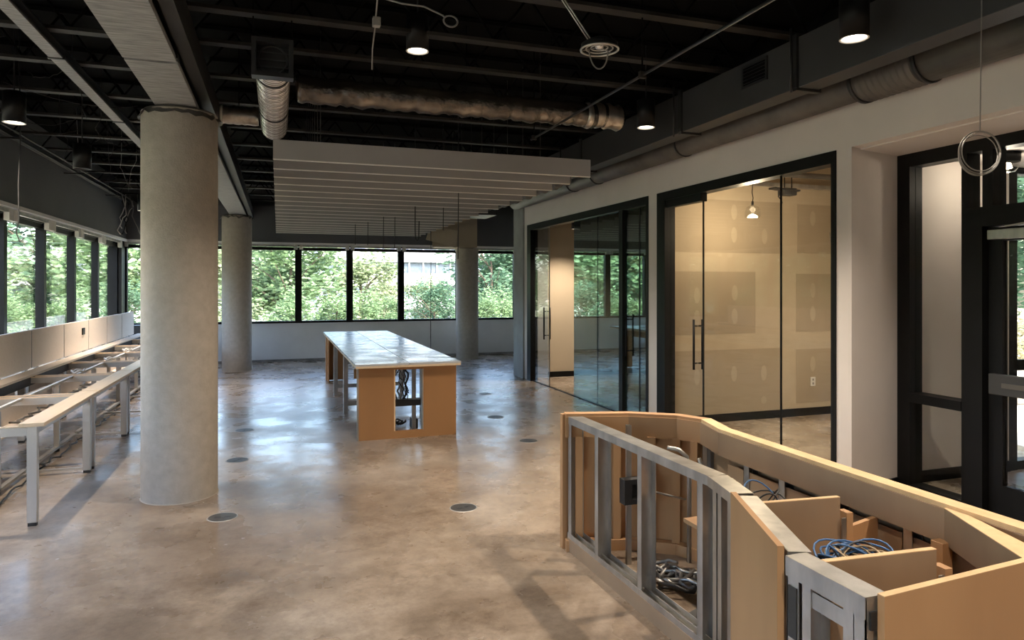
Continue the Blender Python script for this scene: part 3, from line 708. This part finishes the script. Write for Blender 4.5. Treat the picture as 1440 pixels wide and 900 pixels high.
MB().box(1.20, 1.62, 8.04, 8.11, .30, .37).build('cross_rail', 'darksteel', t)
MB().box(1.05, 1.35, 10.2, 10.24, .36, .50).build('shelf_board', 'islandmdf', t)
# boxes and wiring below the island
tag(MB().box(1.02, 1.14, 10.14, 10.2, .52, .70).build('socket_box', 'cream', None, .004), 'white socket box mounted under the island top', 'socket box')
rr = random.Random(11)
wb = thing('wire_bundle', (1.40, 8.25, .02), 'tangled dark wires hanging inside the island behind the cutout', 'wires')
for i in range(11):
    x, y = 1.33+rr.uniform(0, .13), 8.17+rr.uniform(0, .12); z = .80
    pts = [(x, y, .808)]
    for k in range(9):
        x = min(max(x+rr.uniform(-.045, .045), 1.315), 1.49); y = min(max(y+rr.uniform(-.03, .03), 8.15), 8.4); z -= rr.uniform(.03, .075); pts.append((x, y, max(z, .03)))
    MB().tube(pts, rr.choice((.006, .009, .012)), 7).build('strand', rr.choice(('wblack', 'wire', 'wblack')), wb)
for i in range(4):
    c = (1.30+i*.035, 8.30+.03*i, .05); r = .05+.012*i
    lp = [(c[0]+r*math.cos(2*pi*k/20), c[1]+r*.7*math.sin(2*pi*k/20), c[2]+.02*math.sin(k*.9+i)) for k in range(20)]
    MB().tube(lp, .008, 7).build('loop', 'wblack', wb)
tag(MB().box(1.52, 1.60, 8.16, 8.30, 0, .12).build('junction_box', 'plastic', None, .008), 'dark junction box on the floor inside the island', 'junction box')
wb = thing('wire_bundle', (1.1, 10.4, .3), 'wires drooping below the island top along its open side', 'wires')
for i in range(6):
    y = 9.55+.20*i; x = 1.0+rr.uniform(0, .25)
    pts = sag((x, y, .808), (x+rr.uniform(-.1, .1), y+rr.uniform(.1, .3), .808), rr.uniform(.15, .45), 10, .012, rr)
    pts[0].z = pts[-1].z = .808
    MB().tube(pts, .009, 7).build('strand', rr.choice(('wire', 'wblack', 'galv')), wb)

# ================================================================ FLOOR OUTLETS
ol = thing('floor_outlet', (0, 0, 0))
MB().lathe((0, 0, 0), [(.098, .001), (.100, .003), (.106, .003), (.109, .0)], 36).build('rim', 'ring', ol)
MB().prism([(.099*math.cos(2*pi*k/36), .099*math.sin(2*pi*k/36)) for k in range(36)], 0, .0025).build('cover', 'brass', ol)
for s in (-1, 1): MB().box(s*.035-.022, s*.035+.022, -.012, .012, .002, .0035).build('flap', 'plastic', ol)
olab = ['round metal floor outlet beside the thick column base', 'round metal floor outlet in open floor before the counter frame', 'round metal floor outlet behind the thick column', 'round metal floor outlet between the thick column and the island', 'round metal floor outlet near the black framed glass door', 'round metal floor outlet to the side of the island', 'round metal floor outlet by the far glass room']
for i, (x, y) in enumerate(((-.39, 5.5), (1.36, 5.13), (-.38, 7.25), (-.38, 8.73), (2.63, 7.11), (2.70, 8.54), (3.12, 10.42))):
    o = ol if i == 0 else copy_tree(ol)
    o.location = (x, y, 0); o.rotation_euler.z = .5*i; tag(o, olab[i], 'floor outlet', 'round floor outlets')

# ================================================================ RECEPTION COUNTER FRAME
R = thing('reception_counter', (2.0, 2.9, 0), 'stripped reception counter of raw board and galvanised studs', 'counter')
ZT = .87
def stud(x, y, z0, z1, ax, w=.042, dp=.09, m='galv', name='stud'):
    d = Vector((*ax, 0)).normalized(); n = Vector((-d.y, d.x, 0)); p = Vector((x, y, 0))
    b = MB()
    q = [p-d*w/2-n*dp/2, p+d*w/2-n*dp/2, p+d*w/2+n*dp/2, p-d*w/2+n*dp/2]
    t_ = .004    # C section: web on one side with two flanges
    b.prism([(v.x, v.y) for v in (q[0], q[0]+d*t_, q[3]+d*t_, q[3])], z0, z1)
    b.prism([(v.x, v.y) for v in (q[0], q[1], q[1]+n*t_, q[0]+n*t_)], z0, z1)
    b.prism([(v.x, v.y) for v in (q[3]-n*t_, q[2]-n*t_, q[2], q[3])], z0, z1)
    return b.build(name, m, R)
# front frame along the floor side
A, B, Cc = (1.83, 4.09), (1.865, 2.60), (1.80, 2.34)
dirf = (Vector(B)-Vector(A)).normalized()
for p, q in ((A, B), (B, Cc)):
    MB().slab(p, q, .10, 0, .085).build('floor_plate', 'mdfdark', R)
    tr = MB().slab(p, q, .092, .085, .089); tr.slab(p, q, .003, .085, .115, 0)
    n = Vector((-(q[1]-p[1]), q[0]-p[0])).normalized()*.0455
    for s in (-1, 1): tr.slab((p[0]+n.x*s, p[1]+n.y*s), (q[0]+n.x*s, q[1]+n.y*s), .003, .085, .118)
    tr.build('bottom_track', 'galv', R)
    tr = MB().slab(p, q, .092, ZT-.004, ZT)
    for s in (-1, 1): tr.slab((p[0]+n.x*s, p[1]+n.y*s), (q[0]+n.x*s, q[1]+n.y*s), .003, ZT-.045, ZT)
    tr.build('top_track', 'galv', R)
for f_ in (.02, .27, .60, .955): 
    p = Vector(A).lerp(Vector(B), f_); stud(p.x, p.y, .089, ZT-.004, dirf)
stud(1.862, 2.545, .089, ZT-.004, (-.25, -.97)); stud(1.848, 2.49, .089, ZT-.004, (-.25, -.97)); stud(1.81, 2.37, .089, ZT-.004, (-.25, -.97))
# end panel far left
MB().slab((1.775, 4.155), (1.775, 4.115), .03, 0, .88).build('end_post', 'mdf', R)
# far end and back wall: outer skin, apron, cap, studs, inner boards
BK = [(1.79, 4.16), (2.20, 4.05), (2.48, 3.86), (2.58, 3.66), (2.505, 3.36), (2.49, 2.42), (2.49, 1.52)]
def offs(poly, d):
    out = []
    for i, p in enumerate(poly):
        a = Vector(poly[max(i-1, 0)]); b = Vector(poly[min(i+1, len(poly)-1)]); t_ = (b-a).normalized()
        out.append((p[0]+t_.y*d, p[1]-t_.x*d))
    return out
inn = offs(BK, .075)
for i in range(len(BK)-1):
    p, q = BK[i], BK[i+1]; a, b_ = inn[i], inn[i+1]
    MB().slab(p, q, .018, 0, ZT-.002).build('outer_skin', 'mdfdark', R)
    MB().prism([p, q, b_, a], ZT-.002, ZT+.016).build('cap_board', 'mdfedge' if i > 2 else 'mdf', R)
    MB().slab(a, b_, .018, .735, ZT-.002).build('apron', 'mdfdark' if i > 2 else 'mdf', R)
    MB().slab(a, b_, .06, 0, .07).build('floor_plate', 'mdf', R)
    if i < 3: MB().slab(offs(BK, .03)[i], offs(BK, .03)[i+1], .016, .07, .735).build('inner_board', 'mdf', R)
for (i, f_) in ((0, .15), (0, .75), (1, .4), (1, .9), (2, .6)):
    p = Vector(inn[i]).lerp(Vector(inn[i+1]), f_); d_ = Vector(inn[i+1])-Vector(inn[i]); MB().slab(tuple(p), tuple(p+d_.normalized()*.05), .035, .07, .74).build('upright_board', 'mdf', R)
for (i, f_) in ((3, .15), (4, .25), (4, .55), (4, .93), (5, .35), (5, .7)):
    p = Vector(inn[i]).lerp(Vector(inn[i+1]), f_); stud(p.x+.035, p.y, .07, .735, (0, -1), .045, .06)
p = Vector(inn[4]).lerp(Vector(inn[5]), .40); MB().slab((2.44, 3.3), (2.44, 1.6), .004, .0, .0+.70).build('kraft_liner', 'mdfdark', R)
# diagonal board panel towards the camera
MB().slab((1.752, 2.335), (1.532, 1.80), .022, 0, ZT+.012).build('diagonal_panel', 'mdf', R)
tr = MB().slab((1.808, 2.318), (1.585, 1.775), .075, ZT-.012, ZT-.004); tr.slab((1.774, 2.33), (1.553, 1.79), .003, ZT-.05, ZT-.004); tr.build('top_track', 'galv', R)
for f_ in (.05, .5, .93):
    p = Vector((1.808, 2.318)).lerp(Vector((1.585, 1.775)), f_); stud(p.x, p.y, 0, ZT-.012, (-.38, -.92), .04, .07)
# near metal frame
n0, n1 = (1.562, 1.765), (1.562, 1.455)
tr = MB().slab(n0, n1, .08, ZT-.012, ZT-.004)
for s in (-1, 1): tr.slab((1.562+.04*s, 1.765), (1.562+.04*s, 1.455), .003, ZT-.065, ZT-.004)
tr.build('top_track', 'galv', R)
stud(1.562, 1.735, 0, ZT-.012, (0, -1), .05, .078); stud(1.562, 1.68, 0, ZT-.012, (0, -1), .04, .076); stud(1.562, 1.515, 0, ZT-.012, (0, 1), .04, .076); stud(1.562, 1.475, 0, ZT-.012, (0, 1), .04, .078)
MB().slab((1.530, 1.66), (1.530, 1.535), .004, ZT-.125, ZT-.075).build('header_track', 'galv', R)
MB().box(1.518, 1.523, 1.715, 1.75, .62, .78).build('bracket', 'plastic', R)
for z in (.60, .70, .80): MB().box(1.535, 1.585, 1.448, 1.456, z-.025, z+.025).build('bracket', 'darksteel', R)
MB().box(1.523, 1.602, 1.455, 1.765, 0, .05).build('floor_plate', 'mdfdark', R)
# near board panel
MB().slab((1.558, 1.437), (2.50, 1.50), .022, 0, ZT+.004).build('near_panel', 'mdf', R)
MB().slab((1.558, 1.437), (2.50, 1.50), .0225, ZT+.004, ZT+.006).build('edge_band', 'mdfedge', R)
# dividers
for p, q, zt in (((1.80, 2.24), (2.16, 2.20), ZT-.01), ((1.61, 1.70), (2.03, 1.665), ZT-.01)):
    MB().slab(p, q, .02, 0, zt).build('divider', 'mdfdark', R); MB().slab(p, q, .0205, zt, zt+.003).build('edge_band', 'mdfedge', R)
    MB().slab((q[0]+.02, q[1]), (q[0]+.05, q[1]-.002), .05, 0, .80).build('upright_board', 'mdf', R)
    MB().slab((q[0]-.002, q[1]-.02), (q[0]+.02, q[1]-.02), .006, .60, .78).build('corner_plate', 'galv', R)
    MB().slab((q[0]+.05, q[1]), (2.42, q[1]+.06), .02, 0, .735).build('divider', 'mdf', R)
# triangular brace
b = MB().prism([(2.405, 1.93), (2.445, 1.93), (2.30, 1.50), (2.19, 1.49)], ZT-.135, ZT-.0)
b.build('corner_brace', 'mdfdark', R)
MB().prism([(2.405, 1.93), (2.445, 1.93), (2.30, 1.50), (2.19, 1.49)], ZT, ZT+.003).build('brace_top', 'mdfedge', R)
MB().box(2.36, 2.41, 1.90, 1.95, 0, ZT-.12).build('upright_board', 'mdf', R)
# electric box and conduit inside
bx = MB(); bx.box(1.97, 2.02, 3.66, 3.72, .40, .55); bx.box(2.10, 2.16, 3.66, 3.72, .40, .55); bx.box(2.02, 2.10, 3.66, 3.72, .52, .55); bx.box(2.02, 2.10, 3.66, 3.72, .40, .43); bx.box(1.97, 2.16, 3.715, 3.725, .40, .55)
bx.build('electric_box', 'darksteel', R)
stud(2.05, 3.76, .0, .86, (1, -.2), .03, .03)
MB().tube([(2.42, 3.66, 0), (2.42, 3.66, .55), (2.40, 3.66, .66), (2.36, 3.68, .70), (2.30, 3.72, .71)], .014, 10).build('conduit', 'galv', R)
MB().tube([(2.47, 3.58, .35), (2.47, 3.58, .58), (2.45, 3.60, .66)], .013, 10).build('conduit', 'galv', R)
MB().tube([(2.05, 3.74, .42), (2.2, 3.76, .44), (2.3, 3.74, .41), (2.42, 3.70, .38)], .007, 8).build('armoured_cable', 'galv', R)
MB().box(1.86, 1.885, 2.42, 2.445, .40, .56).build('bracket', 'plastic', R)

def coil(name, c, r, n, mats, label, hgt=.10):
    rr = random.Random(int(c[0]*100)); root = thing(name, c, label, 'cable')
    for i in range(n):
        a0 = rr.uniform(0, 6.28); R_ = r*rr.uniform(.55, 1.0); e = rr.uniform(.55, .95); zz = rr.uniform(.2, 1.0)*hgt; ph = rr.uniform(0, 6.28)
        pts = []
        for k in range(27):
            a = 2*pi*k/24
            x = R_*math.cos(a); y = R_*e*math.sin(a)
            pts.append((c[0]+x*math.cos(a0)-y*math.sin(a0), c[1]+x*math.sin(a0)+y*math.cos(a0), c[2]+.006+zz*(.55+.45*math.sin(a+ph))))
        MB().tube(pts, .0038, 6).build('strand', mats[i % len(mats)], root)
    return root
# shelf boards under the coils so they rest on something
MB().box(1.84, 2.40, 1.74, 2.17, .58, .60).build('shelf_board', 'mdf', R)
MB().box(1.95, 2.40, 2.50, 3.0, .52, .54).build('shelf_board', 'mdf', R)
coil('cable_coil', (2.02, 1.95, .60), .165, 60, ['blue', 'blue', 'tan', 'blue', 'wblack'], 'big tangle of blue network cable inside the counter bay', .15)
coil('cable_coil', (2.17, 2.66, .54), .13, 12, ['blue', 'blue', 'wblack'], 'smaller blue cable tangle behind the counter divider', .26)
rr = random.Random(5)
lc = thing('cable_pile', (2.1, 3.45, 0), 'heap of dusty loose cables on the floor inside the counter frame', 'cables')
for i in range(8):
    c = (2.0+rr.uniform(-.02, .25), 3.45+rr.uniform(-.12, .15)); pts = [(c[0]+.10*math.cos(k*.6+i)*rr.uniform(.5, 1.2), c[1]+.10*math.sin(k*.6+i), .02+.05*rr.random()) for k in range(12)]
    MB().tube(pts, .011, 7).build('strand', rr.choice(('wire', 'galv', 'wblack')), lc)
tag(MB().bar((1.97, 2.95, .026), (2.36, 3.12, .026), .09, .05).build('scrap_board', 'plastic'), 'dark scrap board lying inside the counter frame', 'scrap')

# ================================================================ HANGING WIRES
def wire(pts, r, m, label, grp=None, name='hanging_wire'):
    return tag(MB().tube(pts, r, 6).build(name, m), label, 'wire', grp)
g1 = 'wires hanging through the baffles'
for (x, y, zt, zb) in ((2.03, 7.9, 3.99, 2.04), (2.88, 13.4, 3.99, .32), (1.58, 10.9, 3.99, 2.25), (1.76, 10.9, 3.99, 2.31), (1.46, 11.9, 3.99, 2.42), (1.30, 12.4, 3.99, 2.45), (2.2, 9.4, 3.99, 2.5)):
    wire([(x, y, zt), (x+.004, y, (zt+zb)/2), (x-.003, y, zb)], .006, 'wblack', 'thin dark wire hanging straight down between the baffles', g1)
wire([(1.80, 9.4, 3.99), (1.80, 9.4, 2.5), (1.805, 9.4, 2.38), (1.825, 9.4, 2.34), (1.85, 9.4, 2.38), (1.855, 9.4, 2.62)], .007, 'wblack', 'black wire with a bent hook end hanging below the baffles')
rr = random.Random(21)
for i in range(14):
    x = rr.uniform(-2.7, -1.1); y = rr.uniform(6.8, 11.5); z = 3.56
    pts = [(x, y, 3.99)]
    zz = 3.6
    for k in range(6):
        x += rr.uniform(-.05, .06); y += rr.uniform(-.05, .05); zz -= rr.uniform(.03, .13); pts.append((x, y, zz))
    wire(pts, .0035, rr.choice(('wblack', 'wire', 'joist')), 'loose wire end dangling from the joists over the desks', 'loose wires over the desks')
for i in range(6):
    x0 = rr.uniform(-2.8, -1.8); y0 = rr.uniform(5.6, 9.5)
    wire(sag((x0, y0, 3.57), (x0+rr.uniform(.4, 1.0), y0+rr.uniform(-.6, .6), 3.57), rr.uniform(.06, .22), 14, .01, rr), .003, 'joist', 'slack wire looped below the joists over the desks', 'slack wires over the desks')
for i in range(7):
    x = -3.0+.03*i+rr.uniform(0, .25); y = 15.2+rr.uniform(-.5, .7); pts = [(x, y, 3.5)]; zz = 3.4
    for k in range(7):
        x += rr.uniform(-.06, .06); x = max(x, -3.0); y += rr.uniform(-.05, .05); zz -= rr.uniform(.04, .13); pts.append((x, min(y, 16.15), zz))
    wire(pts, .010, rr.choice(('wire', 'tan', 'wblack', 'cream')), 'tangled wire hanging in the corner of the bulkheads', 'wires in the bulkhead corner')
wire([(-2.13, 7.0, 3.99), (-2.12, 7.0, 3.0), (-2.135, 7.0, 2.6), (-2.13, 7.0, 2.30), (-2.15, 7.0, 2.18), (-2.12, 7.0, 2.10), (-2.09, 7.0, 2.14)], .006, 'wblack', 'black wire with a curled end hanging before the left windows')
# bracket bits near the first joist
t = thing('pipe_clamp', (.6, 4.4, 3.3), 'bent metal clamp and strap hanging from a joist', 'clamp')
MB().tube([(.56, 4.12, 3.99), (.585, 4.3, 3.5), (.60, 4.5, 3.42), (.62, 4.8, 3.36), (.625, 4.86, 3.24)], .005, 8).build('strap', 'wire', t)
MB().box(.575, .625, 4.42, 4.47, 3.39, 3.45).build('clamp_body', 'wire', t, .006)
MB().tube([(.60, 4.25, 3.50), (.72, 4.2, 3.46), (.86, 4.2, 3.46), (.98, 4.2, 3.42)] + [(1.03+.045*math.cos(2*pi*k/16+2.6), 4.2, 3.39+.035*math.sin(2*pi*k/16+2.6)) for k in range(17)], .006, 8).build('wire_tail', 'wire', t)
# coil of cable by the entry
t = thing('cable_coil', (3.4, 2.53, 2.33), 'ring of coiled grey cable hanging from the ceiling before the entry', 'cable')
c = Vector((3.404, 2.533, 2.405))
rt = Vector((math.cos(-.33), math.sin(-.33), 0))
for k, (r, ox, oz, dp) in enumerate(((.108, 0, 0, 0), (.100, .012, .006, .012), (.112, -.008, -.006, -.010), (.104, .004, -.012, .02))):
    MB().tube([c + rt*(r*.97*math.cos(2*pi*i/40)+ox) + Vector((0, 0, r*math.sin(2*pi*i/40)+oz)) + Vector((.324, .946, 0))*dp for i in range(41)], .0028, 8).build('loop', 'wire', t)
MB().tube([c+Vector((0, 0, .105)), c+Vector((.006, 0, .4)), c+Vector((.012, 0, .75)), c+Vector((.012, 0, 1.59))], .003, 8).build('drop_cable', 'wire', t)

# near glass room ceiling services
for y, z, m in ((6.9, 3.10, 'pipe'), (6.2, 3.22, 'pipe'), (5.5, 3.20, 'pipe')):
    tag(MB().cyl((4.5, y, z), (7.1 if y > 6.5 else 6.7, y, z), .035, 12).build('ceiling_pipe', m), 'thin pipe under the insulation of the near glass room', 'pipe', 'pipes in the near glass room')
tag(MB().box(4.5, 7.2, 7.22, 7.30, 3.00, 3.05).build('wall_track', 'galv'), 'metal track along the top of the taped wall', 'track')
rr = random.Random(9)
for i in range(12):
    x, y = 4.6+.85*(i % 3), 5.65+.36*(i//3)+.08*(i % 3)
    tag(MB().bar((x, y, 3.322), (x+rr.uniform(.4, .75), y+rr.uniform(-.05, .05), 3.322), .10, .03).build('batten', rr.choice(('tan', 'black', 'mdfdark'))), 'loose batten under the tan insulation', 'batten', 'battens over the near glass room')
for x in (5.98, 7.02):
    t = thing('ceiling_unit', (x, 6.9, 2.82), 'dark hanging services unit in the near glass room', 'ceiling unit', 'hanging units in the near glass room')
    MB().box(x-.09, x+.10, 6.85, 6.98, 2.84, 2.93).build('body', 'plastic', t, .01)
    MB().bar((x-.24, 6.9, 2.92), (x+.14, 6.9, 2.90), .12, .02).build('bracket_plate', 'darksteel', t)
    for dx in (-.05, .06): MB().cyl((x+dx, 6.9, 2.93), (x+dx, 6.9, 3.34), .006, 8).build('hanger_rod', 'black', t)
    MB().tube([(x-.12, 6.88, 2.90), (x-.16, 6.88, 2.82), (x-.12, 6.88, 2.78), (x-.10, 6.88, 2.74)], .008, 8).build('cable_tail', 'plastic', t)
wire([(7.0, 6.95, 2.80), (7.0, 6.95, 2.5), (6.98, 6.95, 2.3), (6.9, 6.95, 2.18), (6.8, 6.95, 2.17), (6.70, 6.95, 2.27), (6.68, 6.95, 2.40)], .005, 'wire', 'thin wire looping down in the near glass room')
t = thing('wall_socket', (6.75, 7.32, .40), 'white socket plate low on the taped wall', 'socket')
MB().box(6.71, 6.79, 7.310, 7.317, .385, .505).build('plate', 'cream', t, .002)
for z in (.42, .47): MB().box(6.738, 6.762, 7.307, 7.311, z-.014, z+.014).build('outlet', 'wire', t)

# ================================================================ OUTSIDE
struct('ground', MB().box(-90, 110, 16.8, 160, -2.3, -1.8), 'grass', 'grass outside the far windows')
struct('ground_left', MB().box(-90, -3.6, -40, 16.8, -2.3, -1.8), 'grass', 'grass outside the left windows')
struct('ground_right', MB().prism([(6.6, 4.66), (60, 4.66), (60, 16.8), (8.6, 16.8), (8.6, 7.5), (7.7, 7.5)], -.75, -.06), 'pave', 'pale paving outside the lobby')

def leaf_mesh(name, seed, n, rx, rz, zc, m, size=.17, shell=.35):
    rr = random.Random(seed); v = []; f = []
    blobs = []
    for _ in range(26):
        a = rr.uniform(0, 2*pi); u = rr.uniform(-1, 1); k = rr.uniform(.35, .85)
        s = math.sqrt(1-u*u); blobs.append((rx*k*s*math.cos(a), rx*k*s*math.sin(a), zc+rz*k*u, rr.uniform(.28, .48)*rx))
    for _ in range(n):
        bx_, by, bz, br = rr.choice(blobs)
        a = rr.uniform(0, 2*pi); u = rr.uniform(-1, 1); s = math.sqrt(1-u*u); d = br*rr.uniform(shell, 1)
        c = Vector((bx_+d*s*math.cos(a), by+d*s*math.sin(a), bz+d*u*.85))
        q = Matrix.Rotation(rr.uniform(0, 6.28), 3, 'Z') @ Matrix.Rotation(rr.uniform(-1.2, 1.2), 3, 'X')
        w = size*rr.uniform(.6, 1.2); o = len(v)
        for p in ((-.5, 0, 0), (0, -.30, .06), (.5, 0, 0), (0, .30, .06)): v.append(c + q @ (Vector(p)*w))
        f += [(o, o+1, o+2), (o, o+2, o+3)]
    me = bpy.data.meshes.new(name); me.from_pydata(v, [], f); me.materials.append(M[m]); me.update(); return me
def trunk_mesh(seed, h, r, spread):
    rr = random.Random(seed); b = MB()
    b.tube([(0, 0, 0), (.05, .02, h*.4), (0, .05, h*.8), (.05, 0, h*1.1)], [r, r*.8, r*.55, r*.25], 9)
    for i in range(7):
        z = h*rr.uniform(.35, .9); a = rr.uniform(0, 6.28); l = spread*rr.uniform(.5, .9)
        b.tube([(0, 0, z), (l*.5*math.cos(a), l*.5*math.sin(a), z+l*.45), (l*math.cos(a), l*math.sin(a), z+l*.8)], [r*.4, r*.25, r*.08], 6)
    return b
KINDS = []
for i, (m, rx, rz, zc, n) in enumerate((('leafa', 2.0, 2.5, 2.6, 6500), ('leafb', 1.7, 2.2, 2.3, 4200), ('leafc', 2.2, 2.8, 2.9, 7000), ('leafd', 1.2, 1.0, .8, 2600))):
    fm = leaf_mesh('foliage', 30+i, n, rx, rz, zc, m, .20 if i != 3 else .13)
    tb = trunk_mesh(50+i, zc*1.2, .10 if i != 3 else .03, rx)
    tm = bpy.data.meshes.new('trunk'); tm.from_pydata(tb.v, [], tb.f); tm.materials.append(M['bark']); KINDS.append((fm, tm))
def tree(kind, x, y, s, rz, label, grp, z=-1.8, cat='tree', name=None):
    t = thing(name or ('leafy_tree', 'yellowing_tree', 'dense_tree', 'pale_shrub')[kind], (x, y, z), label, cat, grp)
    t.rotation_euler.z = rz; t.scale = (s, s, s)
    for nm, me in (('foliage', KINDS[kind][0]), ('trunk', KINDS[kind][1])):
        o = bpy.data.objects.new(nm, me); col.objects.link(o); o.parent = t
        if nm == 'foliage': o['kind'] = 'stuff'
rr = random.Random(77)
far = [(0, -4.6, 22.0, 1.1), (1, -2.2, 24.5, 1.0), (0, .4, 21.6, .92), (1, 2.5, 22.5, .84), (1, 5.4, 25.5, .62), (2, 6.6, 21.3, .85), (0, 8.6, 22.6, 1.05), (2, -7.0, 25.0, 1.2), (2, 11.0, 24.0, 1.1), (0, -1.2, 29.0, 1.15), (2, 10.2, 30.0, 1.2), (2, 13.5, 27.0, 1.3), (1, 4.2, 29.0, .62)]
for i, (k, x, y, s) in enumerate(far):
    x, y, s = x*1.7, y*1.7, s*1.7
    tree(k, x, y, s, rr.uniform(0, 6), ['bright green tree beyond the far windows', 'yellow green tree beyond the far windows', 'deep green tree beyond the far windows'][k], 'trees beyond the far windows')
for i, (k, x, y, s) in enumerate([(0, -7.0, 13.0, .9), (2, -7.6, 17.0, 1.0), (0, -9.0, 21.0, 1.2), (1, -9.5, 26.0, 1.1), (2, -11.0, 30.0, 1.4), (0, -6.9, 9.0, .9), (2, -12.5, 24.0, 1.3), (2, -8.5, 4.0, 1.0), (0, -14, 34.0, 1.5), (0, -7.5, -1.0, 1.0)]):
    x, y, s = x*1.6, y*1.6, s*1.6
    tree(k, x, y, s, rr.uniform(0, 6), ['bright green tree beyond the left windows', 'yellow green tree beyond the left windows', 'deep green tree beyond the left windows'][k], 'trees beyond the left windows')
for i, (k, x, y, s) in enumerate([(2, 17.5, 12.5, 1.1), (2, 20.5, 15.5, 1.3), (2, 21.0, 12.0, 1.2)]):
    tree(k, x, y, s, rr.uniform(0, 6), 'deep green tree beyond the lobby glazing', 'trees beyond the lobby', -.06)
for i, (x, y, s) in enumerate([(13.6, 9.9, .75), (14.6, 10.5, .8), (15.2, 9.4, .8), (13.9, 8.6, .7), (12.6, 8.9, .55)]):
    tree(3, x, y, s, rr.uniform(0, 6), 'dry pale shrub among the rocks outside the lobby', 'pale shrubs outside the lobby', -.06, 'shrub')
for i in range(9):
    x, y = 10.6+1.05*(i % 5)+.4*(i//5), 7.6+.55*(i % 5)+(i//5)*-1.3
    b = MB(); r = rr.uniform(.28, .5)
    prof = [(0, -.05), (r*.95, 0), (r*1.05, r*.35), (r*.75, r*.75), (r*.3, r*.95), (0, r)]
    b.lathe((0, 0, 0), prof, 11); b.v = [Vector((p.x*(1+.2*math.sin(7*p.y+i)), p.y*(1+.2*math.sin(5*p.z+i)), p.z*(1+.15*math.sin(6*p.x)))) + Vector((x, y, -.05)) for p in b.v]
    b.sm = [False]*len(b.f)
    tag(b.build('garden_rock', 'rock'), 'pale rough rock on the paving outside the lobby', 'rock', 'rocks outside the lobby')
# hedge shrubs below the crowns
for i in range(16):
    x = -6.5+i*1.35
    tree(rr.choice((0, 1, 0, 2)), x*1.6, 31.6+rr.uniform(-.6, 1.0), .70, rr.uniform(0, 6), 'low leafy shrub outside the far windows', 'shrubs outside the far windows', -1.8, 'shrub', 'leafy_shrub')
for i in range(12):
    tree(rr.choice((0, 2, 0)), -9.6+rr.uniform(-.5, .3), 6.0+i*2.2, .66, rr.uniform(0, 6), 'low leafy shrub outside the left windows', 'shrubs outside the left windows', -1.8, 'shrub', 'leafy_shrub')
# far building
fb = thing('far_building', (10, 70, -1.8), 'white office building with dark window bands behind the trees', 'building')
X0, X1, Y0 = 4.0, 24.0, 70.0
for k in range(5):
    z = -1.8+k*2.4
    MB().box(X0-.3, X1+.3, Y0-.4, Y0+12, z+1.15, z+2.4).build('floor_band', 'bwhite', fb)
    MB().box(X0, X1, Y0, Y0+11.8, z, z+1.15).build('window_band', 'bglass', fb)
    for i in range(12): MB().box(X0+i*1.45, X0+i*1.45+.18, Y0-.1, Y0, z, z+1.15).build('mullion', 'bwhite', fb)
